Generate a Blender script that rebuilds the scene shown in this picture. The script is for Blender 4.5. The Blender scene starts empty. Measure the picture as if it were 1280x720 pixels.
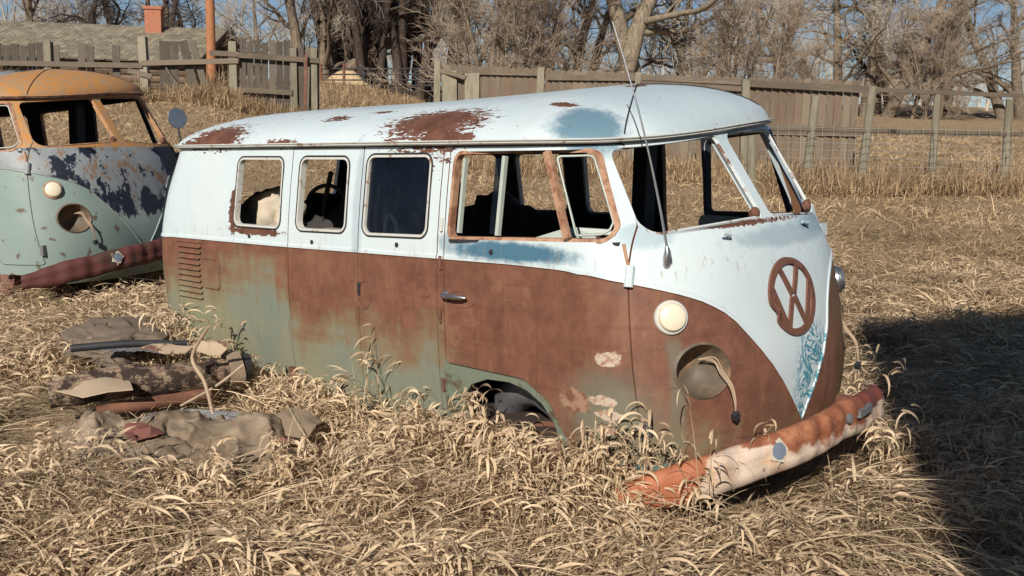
import bpy, bmesh, math, random
import numpy as np
from mathutils import Matrix, Vector
random.seed(7)
RNG = np.random.default_rng(11)
scene = bpy.context.scene
COL = scene.collection

# ------------------------------------------------------------------ helpers
class MB:
    def __init__(s): s.v = []; s.f = []; s.m = []
    def add(s, vs, fs, mi=0):
        o = len(s.v); s.v.extend([tuple(map(float, p)) for p in vs])
        s.f.extend([tuple(i + o for i in f) for f in fs]); s.m.extend([mi] * len(fs))
    def box(s, c, size, rot=None, mi=0, taper=1.0):
        hx, hy, hz = [q / 2 for q in size]
        vs = []
        for z in (-hz, hz):
            k = taper if z > 0 else 1
            for x, y in ((-hx, -hy), (hx, -hy), (hx, hy), (-hx, hy)):
                vs.append(Vector((x * k, y * k, z)))
        if rot is not None: vs = [rot @ p for p in vs]
        c = Vector(c)
        s.add([p + c for p in vs], [(0, 3, 2, 1), (4, 5, 6, 7), (0, 1, 5, 4), (1, 2, 6, 5), (2, 3, 7, 6), (3, 0, 4, 7)], mi)
    def bar(s, a, b, w, h, up=(0, 0, 1), mi=0):
        a = Vector(a); b = Vector(b); d = b - a; L = d.length; d.normalize()
        u = Vector(up); r = d.cross(u)
        if r.length < 1e-4: r = d.cross(Vector((1, 0, 0)))
        r.normalize(); u = r.cross(d)
        vs = []
        for p in (a, b):
            for i, j in ((-1, -1), (1, -1), (1, 1), (-1, 1)):
                vs.append(p + r * (w / 2 * i) + u * (h / 2 * j))
        s.add(vs, [(0, 1, 2, 3), (7, 6, 5, 4), (0, 4, 5, 1), (1, 5, 6, 2), (2, 6, 7, 3), (3, 7, 4, 0)], mi)
    def tube(s, pts, rad, n=8, closed=False, mi=0, flat=1.0, ref=None):
        pts = [Vector(p) for p in pts]; N = len(pts)
        if not hasattr(rad, '__len__'): rad = [rad] * N
        vs = []; pu = Vector(ref) if ref is not None else None
        for i, p in enumerate(pts):
            if closed: t = pts[(i + 1) % N] - pts[i - 1]
            else: t = pts[min(i + 1, N - 1)] - pts[max(i - 1, 0)]
            if t.length < 1e-9: t = Vector((0, 0, 1))
            t.normalize()
            if pu is None:
                pu = t.cross(Vector((0, 0, 1)))
                if pu.length < .1: pu = t.cross(Vector((1, 0, 0)))
            u = pu - t * pu.dot(t)
            if u.length < 1e-5: u = t.orthogonal()
            u.normalize()
            if ref is None: pu = u
            w = t.cross(u)
            for k in range(n):
                a = 2 * math.pi * k / n
                vs.append(p + (u * math.cos(a) + w * (math.sin(a) * flat)) * rad[i])
        fs = []
        for i in range(N if closed else N - 1):
            j = (i + 1) % N
            for k in range(n):
                l = (k + 1) % n
                fs.append((i * n + k, i * n + l, j * n + l, j * n + k))
        if not closed:
            fs.append(tuple(range(n))[::-1]); fs.append(tuple((N - 1) * n + k for k in range(n)))
        s.add(vs, fs, mi)
    def lathe(s, prof, c, axis, n=24, mi=0):
        # prof: list of (r, h) ; axis: direction
        q = Vector((0, 0, 1)).rotation_difference(Vector(axis).normalized()); c = Vector(c)
        vs = []
        for r, h in prof:
            for k in range(n):
                a = 2 * math.pi * k / n
                vs.append(c + q @ Vector((r * math.cos(a), r * math.sin(a), h)))
        fs = []
        for i in range(len(prof) - 1):
            for k in range(n):
                l = (k + 1) % n
                fs.append((i * n + k, i * n + l, (i + 1) * n + l, (i + 1) * n + k))
        if prof[0][0] > 1e-4: fs.append(tuple(range(n))[::-1])
        if prof[-1][0] > 1e-4: fs.append(tuple((len(prof) - 1) * n + k for k in range(n)))
        s.add(vs, fs, mi)
    def prism(s, poly, y0, y1, mi=0, axis='y', sl=(0, 0)):
        # polygon in (x,z) extruded along y  (or (y,z) along x)
        n = len(poly); vs = []
        for yy in (y0, y1):
            for a, b in poly:
                vs.append((a, yy, b) if axis == 'y' else (yy, a, b))
        fs = [tuple(range(n)), tuple(range(2 * n - 1, n - 1, -1))]
        for i in range(n):
            j = (i + 1) % n; fs.append((i, n + i, n + j, j))
        s.add(vs, fs, mi)
    def mesh(s, name, mats=(), smooth=False, angle=35):
        me = bpy.data.meshes.new(name); me.from_pydata(s.v, [], s.f)
        for m in mats: me.materials.append(m)
        if s.m: me.polygons.foreach_set('material_index', s.m)
        bm = bmesh.new(); bm.from_mesh(me); bmesh.ops.recalc_face_normals(bm, faces=bm.faces); bm.to_mesh(me); bm.free()
        if smooth:
            me.polygons.foreach_set('use_smooth', [True] * len(me.polygons))
            me.set_sharp_from_angle(angle=math.radians(angle))
        me.update(); return me
    def obj(s, name, mats, parent=None, smooth=False, angle=35):
        if not isinstance(mats, (list, tuple)): mats = [mats]
        return link(name, s.mesh(name, mats, smooth, angle), parent)

def link(name, me, parent=None):
    o = bpy.data.objects.new(name, me); COL.objects.link(o)
    if parent is not None: o.parent = parent
    return o
def empty(name, loc=(0, 0, 0), rz=0):
    o = bpy.data.objects.new(name, None); COL.objects.link(o); o.empty_display_size = .2
    o.location = loc; o.rotation_euler = (0, 0, rz); return o
def tag(o, label=None, cat=None, group=None, kind=None):
    if label: o['label'] = label
    if cat: o['category'] = cat
    if group: o['group'] = group
    if kind: o['kind'] = kind
    return o
def copy_tree(o, parent=None):
    c = o.copy(); COL.objects.link(c); c.parent = parent
    for ch in list(o.children): copy_tree(ch, c)
    return c
def np_mesh(name, V, F, mats=(), smooth=False, attr=None):
    """V (n,3), F (m,k) constant-size faces, attr: per-vertex float 'tint'"""
    me = bpy.data.meshes.new(name); n, m, k = len(V), len(F), F.shape[1]
    me.vertices.add(n); me.vertices.foreach_set('co', np.asarray(V, np.float32).ravel())
    me.loops.add(m * k); me.loops.foreach_set('vertex_index', np.asarray(F, np.int32).ravel())
    me.polygons.add(m); me.polygons.foreach_set('loop_start', np.arange(0, m * k, k, dtype=np.int32))
    if smooth: me.polygons.foreach_set('use_smooth', np.ones(m, bool))
    for mt in mats: me.materials.append(mt)
    if attr is not None:
        a = me.attributes.new('tint', 'FLOAT', 'POINT'); a.data.foreach_set('value', np.asarray(attr, np.float32))
    me.update(calc_edges=True); return me

# value noise (numpy, 2-D)
def vnoise(x, y, seed=0):
    x = np.asarray(x, float); y = np.asarray(y, float)
    xi = np.floor(x).astype(np.int64); yi = np.floor(y).astype(np.int64); fx = x - xi; fy = y - yi
    def h(a, b):
        n = (a * 374761393 + b * 668265263 + seed * 974711) & 0x7fffffff
        n = ((n ^ (n >> 13)) * 1274126177) & 0x7fffffff
        return ((n ^ (n >> 16)) & 0xffff) / 65535.0
    u = fx * fx * (3 - 2 * fx); v = fy * fy * (3 - 2 * fy)
    return (h(xi, yi) * (1 - u) + h(xi + 1, yi) * u) * (1 - v) + (h(xi, yi + 1) * (1 - u) + h(xi + 1, yi + 1) * u) * v
def fbm(x, y, seed=0, o=3):
    s = 0; a = 1; t = 0
    for i in range(o): s = s + a * vnoise(x * 2 ** i, y * 2 ** i, seed + i); t += a; a *= .5
    return s / t

# ------------------------------------------------------------------ frames
CB = Vector((1.86372, -3.85622, 1.67564))         # camera in the van's own frame
RB = Matrix(((0.736965, 0.675837, -0.011294), (0.088944, -0.113525, -0.989546), (-0.670053, 0.728256, -0.143776)))
FOC = 1228.99
UPB = Vector((0.02836717, 0.02570461, 0.99926702))
QW = UPB.rotation_difference(Vector((0, 0, 1))).to_matrix()    # van frame -> world
CW = QW @ CB
RW = RB @ QW.transposed()                                        # rows: right, down, forward
FWD = Vector((RW[2][0], RW[2][1], 0)).normalized()
RGT = Vector((FWD.y, -FWD.x, 0))
def dr(d, r, z=0.0):
    """ground-plan point d metres ahead of the camera, r metres to its right"""
    p = CW + FWD * d + RGT * r
    return Vector((p.x, p.y, z))
def ray_at(px, d):
    """ground-plan right offset that shows at picture column px (1280 wide, level) at distance d"""
    return (px - 640) / FOC * d
def ground_h_np(x, y):
    x = np.asarray(x, float); y = np.asarray(y, float)
    dx = x - CW.x; dy = y - CW.y
    d = dx * FWD.x + dy * FWD.y; r = dx * RGT.x + dy * RGT.y
    s = np.clip(d - 4.5, 0, None); s = s * s / (s + 1.0)
    h = .20 + .078 * s - np.clip(s - 60, 0, None) * .05
    lf = np.clip((-r - 1.5) / 5, 0, 1); lf = lf * lf * (3 - 2 * lf)
    up = np.clip((d - 9) / 10, 0, 1); dn = np.clip((d - 22) / 14, 0, 1)
    h = h + lf * (up * up * (3 - 2 * up) * 1.0 - dn * .45)
    h = h + .55 * np.exp(-((d - 31) / 3.0) ** 2) * np.clip((-r - 1.2) / 2, 0, 1) * np.clip((9 + r) / 3, 0, 1)
    h = h + (fbm(x * .35, y * .35, 3) - .5) * .10 * np.clip(d / 8, .4, 4) + (fbm(x * 1.7, y * 1.7, 9) - .5) * .05
    return h
def gh(x, y): return float(ground_h_np(x, y))
def gdr(d, r, dz=0.0):
    p = dr(d, r); p.z = gh(p.x, p.y) + dz; return p
def at(px, py, d):
    """world point d metres ahead that a feature seen at this place in the photo stands at"""
    v = Vector(RW[2]) + Vector(RW[0]) * ((px - 640) / FOC) + Vector(RW[1]) * ((py - 360) / FOC)
    return CW + v * (d / v.dot(FWD))
VAN = empty('van_frame_tmp')
VAN.matrix_world = QW.to_4x4()

# ------------------------------------------------------------------ shader helper
class NT:
    def __init__(s, name):
        s.mat = bpy.data.materials.new(name); s.mat.use_nodes = True
        s.t = s.mat.node_tree; s.t.nodes.clear()
        s.out = s.t.nodes.new('ShaderNodeOutputMaterial')
        s.bsdf = s.t.nodes.new('ShaderNodeBsdfPrincipled')
        s.t.links.new(s.bsdf.outputs[0], s.out.inputs[0])
        s._tc = None
    def put(s, sock, v):
        if isinstance(v, bpy.types.NodeSocket): s.t.links.new(v, sock)
        elif sock.type == 'RGBA': sock.default_value = (*v, 1) if len(v) == 3 else v
        elif sock.type == 'VECTOR': sock.default_value = v if hasattr(v, '__len__') else (v, v, v)
        else: sock.default_value = v
    def obj(s):
        if s._tc is None: s._tc = s.t.nodes.new('ShaderNodeTexCoord')
        return s._tc.outputs['Object']
    def m(s, op, a, b=0.0, c=None, clamp=False):
        n = s.t.nodes.new('ShaderNodeMath'); n.operation = op; n.use_clamp = clamp
        s.put(n.inputs[0], a); s.put(n.inputs[1], b)
        if c is not None: s.put(n.inputs[2], c)
        return n.outputs[0]
    def vm(s, op, a, b):
        n = s.t.nodes.new('ShaderNodeVectorMath'); n.operation = op
        s.put(n.inputs[0], a); s.put(n.inputs[1], b)
        return n.outputs['Value'] if op in ('LENGTH', 'DISTANCE', 'DOT_PRODUCT') else n.outputs[0]
    def xyz(s, v=None):
        n = s.t.nodes.new('ShaderNodeSeparateXYZ'); s.put(n.inputs[0], v if v is not None else s.obj()); return n.outputs
    def comb(s, x, y, z):
        n = s.t.nodes.new('ShaderNodeCombineXYZ')
        for i, q in enumerate((x, y, z)): s.put(n.inputs[i], q)
        return n.outputs[0]
    def noise(s, vec=None, scale=5, detail=4, rough=.55, dist=0.0, sc3=None):
        n = s.t.nodes.new('ShaderNodeTexNoise'); v = vec if vec is not None else s.obj()
        if sc3: v = s.vm('MULTIPLY', v, sc3)
        s.put(n.inputs['Vector'], v); s.put(n.inputs['Scale'], scale); s.put(n.inputs['Detail'], detail)
        s.put(n.inputs['Roughness'], rough); s.put(n.inputs['Distortion'], dist); return n.outputs[0]
    def voro(s, scale=5, vec=None, feat='F1', sc3=None, out='Distance'):
        n = s.t.nodes.new('ShaderNodeTexVoronoi'); n.feature = feat; v = vec if vec is not None else s.obj()
        if sc3: v = s.vm('MULTIPLY', v, sc3)
        s.put(n.inputs['Vector'], v); s.put(n.inputs['Scale'], scale); return n.outputs[out]
    def ss(s, v, lo, hi):
        n = s.t.nodes.new('ShaderNodeMapRange'); n.interpolation_type = 'SMOOTHSTEP'
        s.put(n.inputs[0], v); s.put(n.inputs[1], lo); s.put(n.inputs[2], hi); return n.outputs[0]
    def lin(s, v, a, b, c, d):
        n = s.t.nodes.new('ShaderNodeMapRange'); s.put(n.inputs[0], v)
        for i, q in enumerate((a, b, c, d)): s.put(n.inputs[i + 1], q)
        return n.outputs[0]
    def mix(s, f, a, b):
        n = s.t.nodes.new('ShaderNodeMix'); n.data_type = 'RGBA'; s.put(n.inputs[0], f)
        s.put(n.inputs[6], a); s.put(n.inputs[7], b); return n.outputs[2]
    def ramp(s, f, stops):
        n = s.t.nodes.new('ShaderNodeValToRGB'); s.put(n.inputs[0], f); e = n.color_ramp.elements
        while len(e) < len(stops): e.new(.5)
        for el, (p, c) in zip(e, stops): el.position = p; el.color = (*c, 1) if hasattr(c, '__len__') else (c, c, c, 1)
        return n.outputs[0]
    def attr(s, name):
        n = s.t.nodes.new('ShaderNodeAttribute'); n.attribute_name = name; return n.outputs['Fac']
    def rand(s):
        return s.t.nodes.new('ShaderNodeObjectInfo').outputs['Random']
    def bump(s, h, strength=.3, dist=.01):
        n = s.t.nodes.new('ShaderNodeBump'); s.put(n.inputs['Height'], h)
        n.inputs['Strength'].default_value = strength; n.inputs['Distance'].default_value = dist
        s.t.links.new(n.outputs[0], s.bsdf.inputs['Normal'])
    def fin(s, col, rough=.6, metal=0.0, spec=None):
        s.put(s.bsdf.inputs['Base Color'], col); s.put(s.bsdf.inputs['Roughness'], rough); s.put(s.bsdf.inputs['Metallic'], metal)
        if spec is not None: s.put(s.bsdf.inputs['Specular IOR Level'], spec)
        return s.mat
    def patch(s, c, r, nz, amp, soft=.06):
        """ellipsoid blotch mask with a ragged edge"""
        d = s.vm('LENGTH', s.vm('DIVIDE', s.vm('SUBTRACT', s.obj(), c), r), (0, 0, 0))
        d = s.m('ADD', d, s.m('MULTIPLY', s.m('SUBTRACT', nz, .5), amp))
        return s.ss(d, 1 + soft, 1 - soft)
    def mx(s, *a):
        o = a[0]
        for b in a[1:]: o = s.m('MAXIMUM', o, b)
        return o

def plain(name, col, rough=.6, metal=0, var=.25, scale=12, bump=0.0, spec=None):
    t = NT(name); n = t.noise(scale=scale, detail=5)
    c = t.mix(n, [q * (1 - var) for q in col], [min(1, q * (1 + var)) for q in col])
    if bump: t.bump(t.noise(scale=scale * 3, detail=4), bump)
    return t.fin(c, rough, metal, spec)
# ------------------------------------------------------------------ materials
RUST_D = (.085, .032, .018); RUST = (.172, .075, .048); RUST_L = (.25, .11, .055); RUST_O = (.40, .13, .04)
def mat_upper(name, base, under, patches, blues, tip=True):
    t = NT(name); X, Y, Z = t.xyz()
    n1 = t.noise(scale=9, detail=8, rough=.7); n2 = t.noise(scale=3.0, detail=5); nf = t.noise(scale=45, detail=3)
    ns = t.noise(sc3=(7, 7, .8), scale=3, detail=4)
    # faded chalky paint, faint waterborne streaks
    c = t.mix(t.ss(n2, .3, .75), [q * 1.0 for q in base], [base[0] * .93, base[1] * .97, base[2] * 1.0])
    c = t.mix(t.m('MULTIPLY', t.ss(ns, .55, .8), .22), c, [q * .72 for q in base])
    nd = t.noise(sc3=(2.2, 2.2, 2.2), scale=6, detail=8, rough=.75)
    # underpaint showing through where the top coat has worn thin
    bl = None
    for (cc, r, a) in blues:
        q = t.m('MULTIPLY', t.patch(cc, r, nd, 1.3, .34), a); bl = q if bl is None else t.mx(bl, q)
    if bl is not None: c = t.mix(bl, c, under)
    if tip:   # scraped front tip : wandering scratches down to blue
        nw = t.noise(scale=9, detail=3, dist=2.2)
        scr = t.m('MULTIPLY', t.ss(t.m('ABSOLUTE', t.m('SUBTRACT', nw, .5)), .06, .035), t.patch((0, .12, .66), (.5, .20, .23), n2, .8, .25))
        c = t.mix(t.m('MULTIPLY', scr, t.ss(X, -.3, -.15)), c, (.07, .25, .33))
    # rust
    ru = None
    nstr = t.noise(sc3=(3.2, 9, 9), scale=5, detail=7, rough=.72)
    nflk = t.noise(sc3=(1.2, 3.5, 3.5), scale=22, detail=4, rough=.6)
    for (cc, r, a) in patches:
        q = t.patch(cc, r, t.m('ADD', nstr, t.m('MULTIPLY', t.m('SUBTRACT', nflk, .5), .9)), a * 1.45, .05); ru = q if ru is None else t.mx(ru, q)
    # small chips, denser on the roof
    ch = t.ss(t.noise(scale=38, detail=4, rough=.6), .735, .75)
    ch2 = t.m('MULTIPLY', t.ss(t.noise(sc3=(1, 2.6, 2.6), scale=17, detail=4), .70, .715), t.ss(Z, 1.69, 1.72))
    ch = t.mx(t.m('MULTIPLY', ch, t.ss(n2, .5, .62)), ch2)
    ru = ch if ru is None else t.mx(ru, ch)
    halo = t.ss(n1, .58, .8)
    # grime and rust runs below the gutter and round the glass
    run = t.m('MULTIPLY', t.ss(t.noise(sc3=(22, 22, 1.1), scale=2.2, detail=4), .56, .72), t.ss(t.m('ABSOLUTE', t.m('SUBTRACT', Z, 1.20)), .09, .0))
    run2 = t.m('MULTIPLY', t.ss(t.noise(sc3=(18, 18, 1.4), scale=2.6, detail=4), .58, .74), t.m('MULTIPLY', t.ss(Z, 1.60, 1.69), t.ss(Z, 1.73, 1.70)))
    c = t.mix(t.m('MULTIPLY', t.mx(run, run2), .5), c, (.30, .20, .13))
    scf = t.m('MULTIPLY', t.ss(t.noise(scale=26, detail=6, rough=.75, dist=.6), .60, .66), t.ss(n2, .5, .62)); c = t.mix(t.m('MULTIPLY', scf, .35), c, (.34, .42, .46))
    gr = t.ss(t.noise(scale=5, detail=8, rough=.75), .5, .8); c = t.mix(t.m('MULTIPLY', gr, .16), c, (.36, .36, .32))
    c = t.mix(t.m('MULTIPLY', halo, .13), c, (.45, .33, .22))
    rc = t.mix(t.ss(n1, .3, .7), RUST_D, RUST)
    c = t.mix(ru, c, rc)
    t.bump(t.m('ADD', t.m('MULTIPLY', t.noise(scale=2.2, detail=2), 1.6), t.m('ADD', t.m('MULTIPLY', nf, .02), t.m('MULTIPLY', ru, -.06))), .35, .02)
    return t.fin(c, t.m('ADD', t.m('MULTIPLY', ru, .4), t.lin(n1, .3, .8, .36, .55)), 0, .4)

def mat_lower(name, green=(.18, .205, .165), rustc=RUST, flange=False):
    t = NT(name); X, Y, Z = t.xyz()
    st = t.noise(sc3=(4.5, 4.5, 1.0), scale=2.4, detail=7, rough=.62)
    fs = t.noise(sc3=(9, 9, 2.2), scale=4, detail=6, rough=.65)
    n2 = t.noise(scale=2.0, detail=6, rough=.65); n1 = t.noise(scale=11, detail=7, rough=.7)
    hz = t.noise(sc3=(.7, .7, 9), scale=2.2, detail=4)
    # height below which paint has kept its green, along the body
    thr = t.ramp(t.lin(X, -4.1, 0, 0, 1), [(0, .62), (.12, .72), (.2, .68), (.386, .72), (.392, .52), (.52, .54), (.526, .48), (.676, .50), (.70, .34), (.80, .36), (.88, .38), (.95, .30), (1, .22)])
    thr = t.m('MULTIPLY', thr, 1.25)
    k = t.m('SUBTRACT', Z, thr)
    k = t.m('ADD', k, t.m('MULTIPLY', t.m('SUBTRACT', st, .5), .45))
    k = t.m('ADD', k, t.m('MULTIPLY', t.m('SUBTRACT', n2, .5), .75))
    k = t.m('ADD', k, t.m('MULTIPLY', t.m('SUBTRACT', hz, .5), .25))
    k = t.m('ADD', k, t.m('MULTIPLY', t.m('SUBTRACT', n1, .5), .28)); rustmask = t.ss(k, -.18, .34)
    g = t.mix(t.ss(n2, .3, .7), green, (green[0] * 1.35, green[1] * 1.12, green[2] * .85))
    g = t.mix(t.m('MULTIPLY', t.ss(fs, .5, .75), .35), g, (.24, .24, .17))
    khaki = t.mix(fs, (.225, .165, .10), (.19, .13, .075))
    r = t.mix(t.ss(n1, .3, .72), [q * .78 for q in rustc], [q * 1.22 for q in rustc])
    r = t.mix(t.m('MULTIPLY', t.ss(st, .46, .70), .42), r, (.27, .135, .075))
    bl = t.noise(scale=4.2, detail=8, rough=.72); r = t.mix(t.m('MULTIPLY', t.ss(bl, .56, .62), .38), r, (.115, .048, .032)); r = t.mix(t.m('MULTIPLY', t.ss(bl, .42, .34), .4), r, (.29, .165, .095))
    r = t.mix(t.m('MULTIPLY', t.ss(hz, .58, .72), .3), r, (.10, .034, .02))
    c = t.mix(t.ss(rustmask, .05, .55), g, khaki); c = t.mix(t.ss(rustmask, .42, .95), c, r)
    if flange:
        q = t.m('MULTIPLY', t.ss(t.m('ABSOLUTE', t.m('ADD', X, .97)), .37, .34), t.ss(Z, .74, .70)); c = t.mix(q, c, t.mix(t.ss(n1, .5, .62), (.16, .19, .14), (.10, .07, .04)))
    # run of green below the front indicators, olive cast on the far flank
    run = t.m('MULTIPLY', t.ss(t.m('ABSOLUTE', t.m('ADD', t.m('ABSOLUTE', Y), -.705)), .035, .012), t.m('MULTIPLY', t.ss(X, -.35, -.3), t.ss(Z, .97, .9)))
    c = t.mix(t.m('MULTIPLY', run, t.ss(st, .2, .6)), c, (.16, .14, .10))
    c = t.mix(t.m('MULTIPLY', t.ss(Y, .2, .45), .55), c, (.145, .085, .035))
    # scraped patches to filler on the front door and low green at its foot
    # pitting, scuffs and thin runs of rust from the trim line
    pit = t.ss(t.noise(scale=70, detail=5, rough=.7), .60, .70); c = t.mix(t.m('MULTIPLY', pit, .45), c, (.07, .032, .022))
    drip = t.m('MULTIPLY', t.ss(t.noise(sc3=(26, 26, .9), scale=2.0, detail=3), .60, .70), t.ss(t.noise(sc3=(3, 3, 1), scale=1.5), .45, .6)); c = t.mix(t.m('MULTIPLY', drip, .5), c, (.12, .050, .03))
    pale = t.m('MULTIPLY', t.ss(t.noise(sc3=(1.5, 1.5, 14), scale=4, detail=5), .66, .72), t.ss(n2, .45, .6)); c = t.mix(t.m('MULTIPLY', pale, .35), c, (.34, .25, .17))
    nr = t.noise(sc3=(1, 1, 1.6), scale=24, detail=7, rough=.7)
    f1 = t.mx(t.patch((-.40, -.85, .845), (.055, .2, .030), nr, 2.0, .1), t.patch((-.42, -.85, .676), (.07, .2, .020), nr, 2.4, .1), t.patch((-.40, -.85, .622), (.06, .2, .020), nr, 2.2, .1), t.patch((-.42, -.85, .555), (.05, .2, .02), nr, 2.2, .1))
    lowg = t.m('MULTIPLY', t.patch((-.42, -.84, .60), (.20, .3, .20), n2, 1.3, .5), .7)
    c = t.mix(lowg, c, (.17, .19, .14))
    lr = t.patch((-.56, -.85, .655), (.075, .2, .055), nr, 2.0, .1)
    c = t.mix(lr, c, t.mix(t.ss(t.noise(scale=26, detail=5), .42, .6), RUST, (.33, .20, .13)))
    c = t.mix(f1, c, t.mix(t.ss(t.noise(scale=34, detail=4), .46, .62), (.50, .41, .32), (.34, .19, .13)))
    t.bump(t.m('ADD', t.m('MULTIPLY', t.noise(scale=2.4, detail=2), 1.2), t.m('MULTIPLY', n1, .05)), .35, .02)
    return t.fin(c, t.lin(n1, .3, .8, .5, .75), 0, .3)

def mat_rust(name, a=RUST_D, b=RUST_L, scale=9, rough=.85):
    t = NT(name); n = t.noise(scale=scale, detail=8, rough=.7); f = t.noise(scale=scale * 6, detail=4)
    c = t.ramp(n, [(.3, a), (.52, RUST), (.7, b)])
    t.bump(t.m('ADD', n, t.m('MULTIPLY', f, .4)), .4, .004); return t.fin(c, rough)
def mat_mixpaint(name, paint, rust=RUST, thr=.5, scale=8, rough=.55, soft=.02):
    t = NT(name); n = t.noise(scale=scale, detail=8, rough=.7); f = t.noise(scale=scale * 3, detail=5)
    c = t.mix(t.ss(n, thr - soft, thr + soft), paint, t.mix(f, [q * .7 for q in rust], [q * 1.4 for q in rust]))
    t.bump(f, .2, .003); return t.fin(c, rough)
def mat_bumper(name):
    t = NT(name); X, Y, Z = t.xyz()
    n = t.noise(scale=7, detail=9, rough=.72); n2 = t.noise(scale=3.2, detail=6, rough=.6); f = t.noise(scale=30, detail=5)
    rust = t.ramp(n, [(.3, (.12, .035, .018)), (.48, (.27, .095, .045)), (.62, (.42, .18, .09)), (.78, (.56, .33, .20))])
    cream = t.mix(f, (.50, .37, .28), (.66, .55, .46))
    # old cream paint holds on the underside, rust bleeding down from the top
    k = t.m('ADD', t.m('MULTIPLY', t.m('SUBTRACT', n2, .5), 2.0), t.m('MULTIPLY', t.m('SUBTRACT', .515, Z), 6))
    k = t.m('ADD', k, t.m('MULTIPLY', t.m('SUBTRACT', n, .5), 1.1)); k = t.m('SUBTRACT', k, t.m('MULTIPLY', t.ss(Y, -.72, -.86), .9)); k = t.m('SUBTRACT', k, t.m('MULTIPLY', t.ss(Z, .50, .57), .5)); rust = t.mix(t.m('MULTIPLY', t.ss(Y, -.1, .2), t.ss(Z, .49, .53)), rust, (.17, .045, .03)); rust = t.mix(t.m('MULTIPLY', t.ss(Y, -.72, -.84), .7), rust, (.40, .13, .06))
    c = t.mix(t.ss(k, -.10, .12), rust, t.mix(t.ss(n, .5, .66), cream, (.60, .38, .24)))
    cr = t.voro(9, feat='DISTANCE_TO_EDGE')
    c = t.mix(t.m('MULTIPLY', t.ss(t.noise(scale=26, detail=8, rough=.75), .58, .66), .7), c, (.16, .06, .035))
    t.bump(t.m('ADD', n, t.m('MULTIPLY', f, .3)), .5, .006); return t.fin(c, .7)
def mat_wood(name, a=(.20, .155, .11), b=(.33, .27, .20), dark=(.06, .045, .033), sc=(9, 9, .9), red=None):
    t = NT(name); g = t.noise(sc3=sc, scale=3, detail=7, rough=.65); n = t.noise(scale=1.6, detail=4); r = t.attr('tint')
    c = t.mix(t.ss(g, .3, .7), a, b); c = t.mix(t.ss(g, .60, .80), c, dark)
    c = t.mix(t.m('MULTIPLY', t.ss(n, .4, .7), .45), c, [q * .6 for q in a])
    c = t.mix(t.m('MULTIPLY', r, .75), c, red or [q * .5 for q in a]); c = t.mix(t.m('MULTIPLY', t.ss(r, .75, .9), .6), c, [q * 1.15 for q in b])
    t.bump(g, .5, .01); return t.fin(c, .9)
def mat_straw(name, lo, hi, dark):
    t = NT(name); r = t.attr('tint'); n = t.noise(scale=1.3, detail=4)
    c = t.ramp(r, [(0, dark), (.28, lo), (.75, hi), (1, [min(1, q * 1.18) for q in hi])])
    c = t.mix(t.m('MULTIPLY', t.ss(n, .35, .7), .3), c, [q * .55 for q in lo])
    t.fin(c, .65, 0, .3)
    tr = t.t.nodes.new('ShaderNodeBsdfTranslucent'); t.put(tr.inputs[0], c)
    mx = t.t.nodes.new('ShaderNodeMixShader'); mx.inputs[0].default_value = .25
    t.t.links.new(t.bsdf.outputs[0], mx.inputs[1]); t.t.links.new(tr.outputs[0], mx.inputs[2]); t.t.links.new(mx.outputs[0], t.out.inputs[0])
    return t.mat
def mat_bark(name, a, b, sc=(6, 6, 1.2)):
    t = NT(name); n = t.noise(sc3=sc, scale=2.5, detail=7, rough=.7)
    t.bump(n, .7, .03); return t.fin(t.mix(t.ss(n, .3, .7), a, b), .95, 0, .1)

ROOFP = [((-1.50, -.70, 1.77), (.30, .135, .2), 1.5), ((-1.37, -.79, 1.71), (.17, .10, .045), 1.2), ((-1.21, -.79, 1.71), (.05, .2, .022), .8),
         ((-3.27, -.76, 1.74), (.27, .20, .075), 1.6), ((-3.45, -.80, 1.70), (.17, .2, .035), 1.4), ((-2.60, -.80, 1.695), (.14, .2, .025), 1.5), ((-2.34, -.62, 1.82), (.10, .035, .2), 2.1), ((-2.05, -.55, 1.85), (.08, .02, .2), 2.2),
         ((-.88, -.53, 1.85), (.075, .03, .2), 1.2), ((-.86, -.02, 1.9), (.04, .075, .2), 1.0),
         ((-3.03, -.86, 1.32), (.045, .2, .13), 1.1), ((-2.82, -.86, 1.225), (.26, .2, .022), 1.1), ((-.20, -.40, 1.345), (.15, .6, .012), 1.5)]
BLUES = [((-.66, -.64, 1.80), (.155, .15, .2), .85), ((-.93, -.86, 1.232), (.34, .2, .042), 1.0), ((-1.25, -.86, 1.25), (.1, .2, .05), .5), ((-2.0, -.25, 1.9), (1.5, .22, .3), .16), ((-.6, .0, 1.9), (.5, .5, .3), .22), ((-.35, -.70, 1.32), (.10, .14, .05), .35), ((-.30, .50, 1.30), (.3, .4, .05), .5),
         ((-1.93, -.85, 1.4), (.04, .1, .35), .3), ((-.55, -.76, 1.42), (.08, .1, .12), .3), ((-.12, .2, 1.28), (.2, .5, .045), .4)]
M = {}
M['white'] = mat_upper('chalky_white_paint', (.60, .675, .69), (.065, .165, .24), ROOFP, BLUES)
M['lower'] = mat_lower('rusted_green_paint'); M['lowerbody'] = mat_lower('rusted_green_paint_body', flange=True)
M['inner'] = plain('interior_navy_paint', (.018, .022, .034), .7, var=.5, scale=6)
M['innerpale'] = plain('pale_interior_paint', (.42, .47, .43), .6, var=.15, scale=5)
M['rubber'] = plain('old_rubber', (.02, .02, .02), .8)
M['trimwhite'] = mat_mixpaint('window_surround_paint', (.56, .56, .52), (.27, .16, .09), .61, 14, .55, .05)
M['frame'] = mat_mixpaint('orange_rusty_frame', (.44, .26, .16), (.22, .095, .055), .52, 14, .7, .10)
M['palebar'] = plain('pale_bar_paint', (.42, .47, .42), .5, var=.2)
M['cream'] = plain('cream_lens', (.74, .66, .50), .35, var=.08, scale=4)
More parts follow.
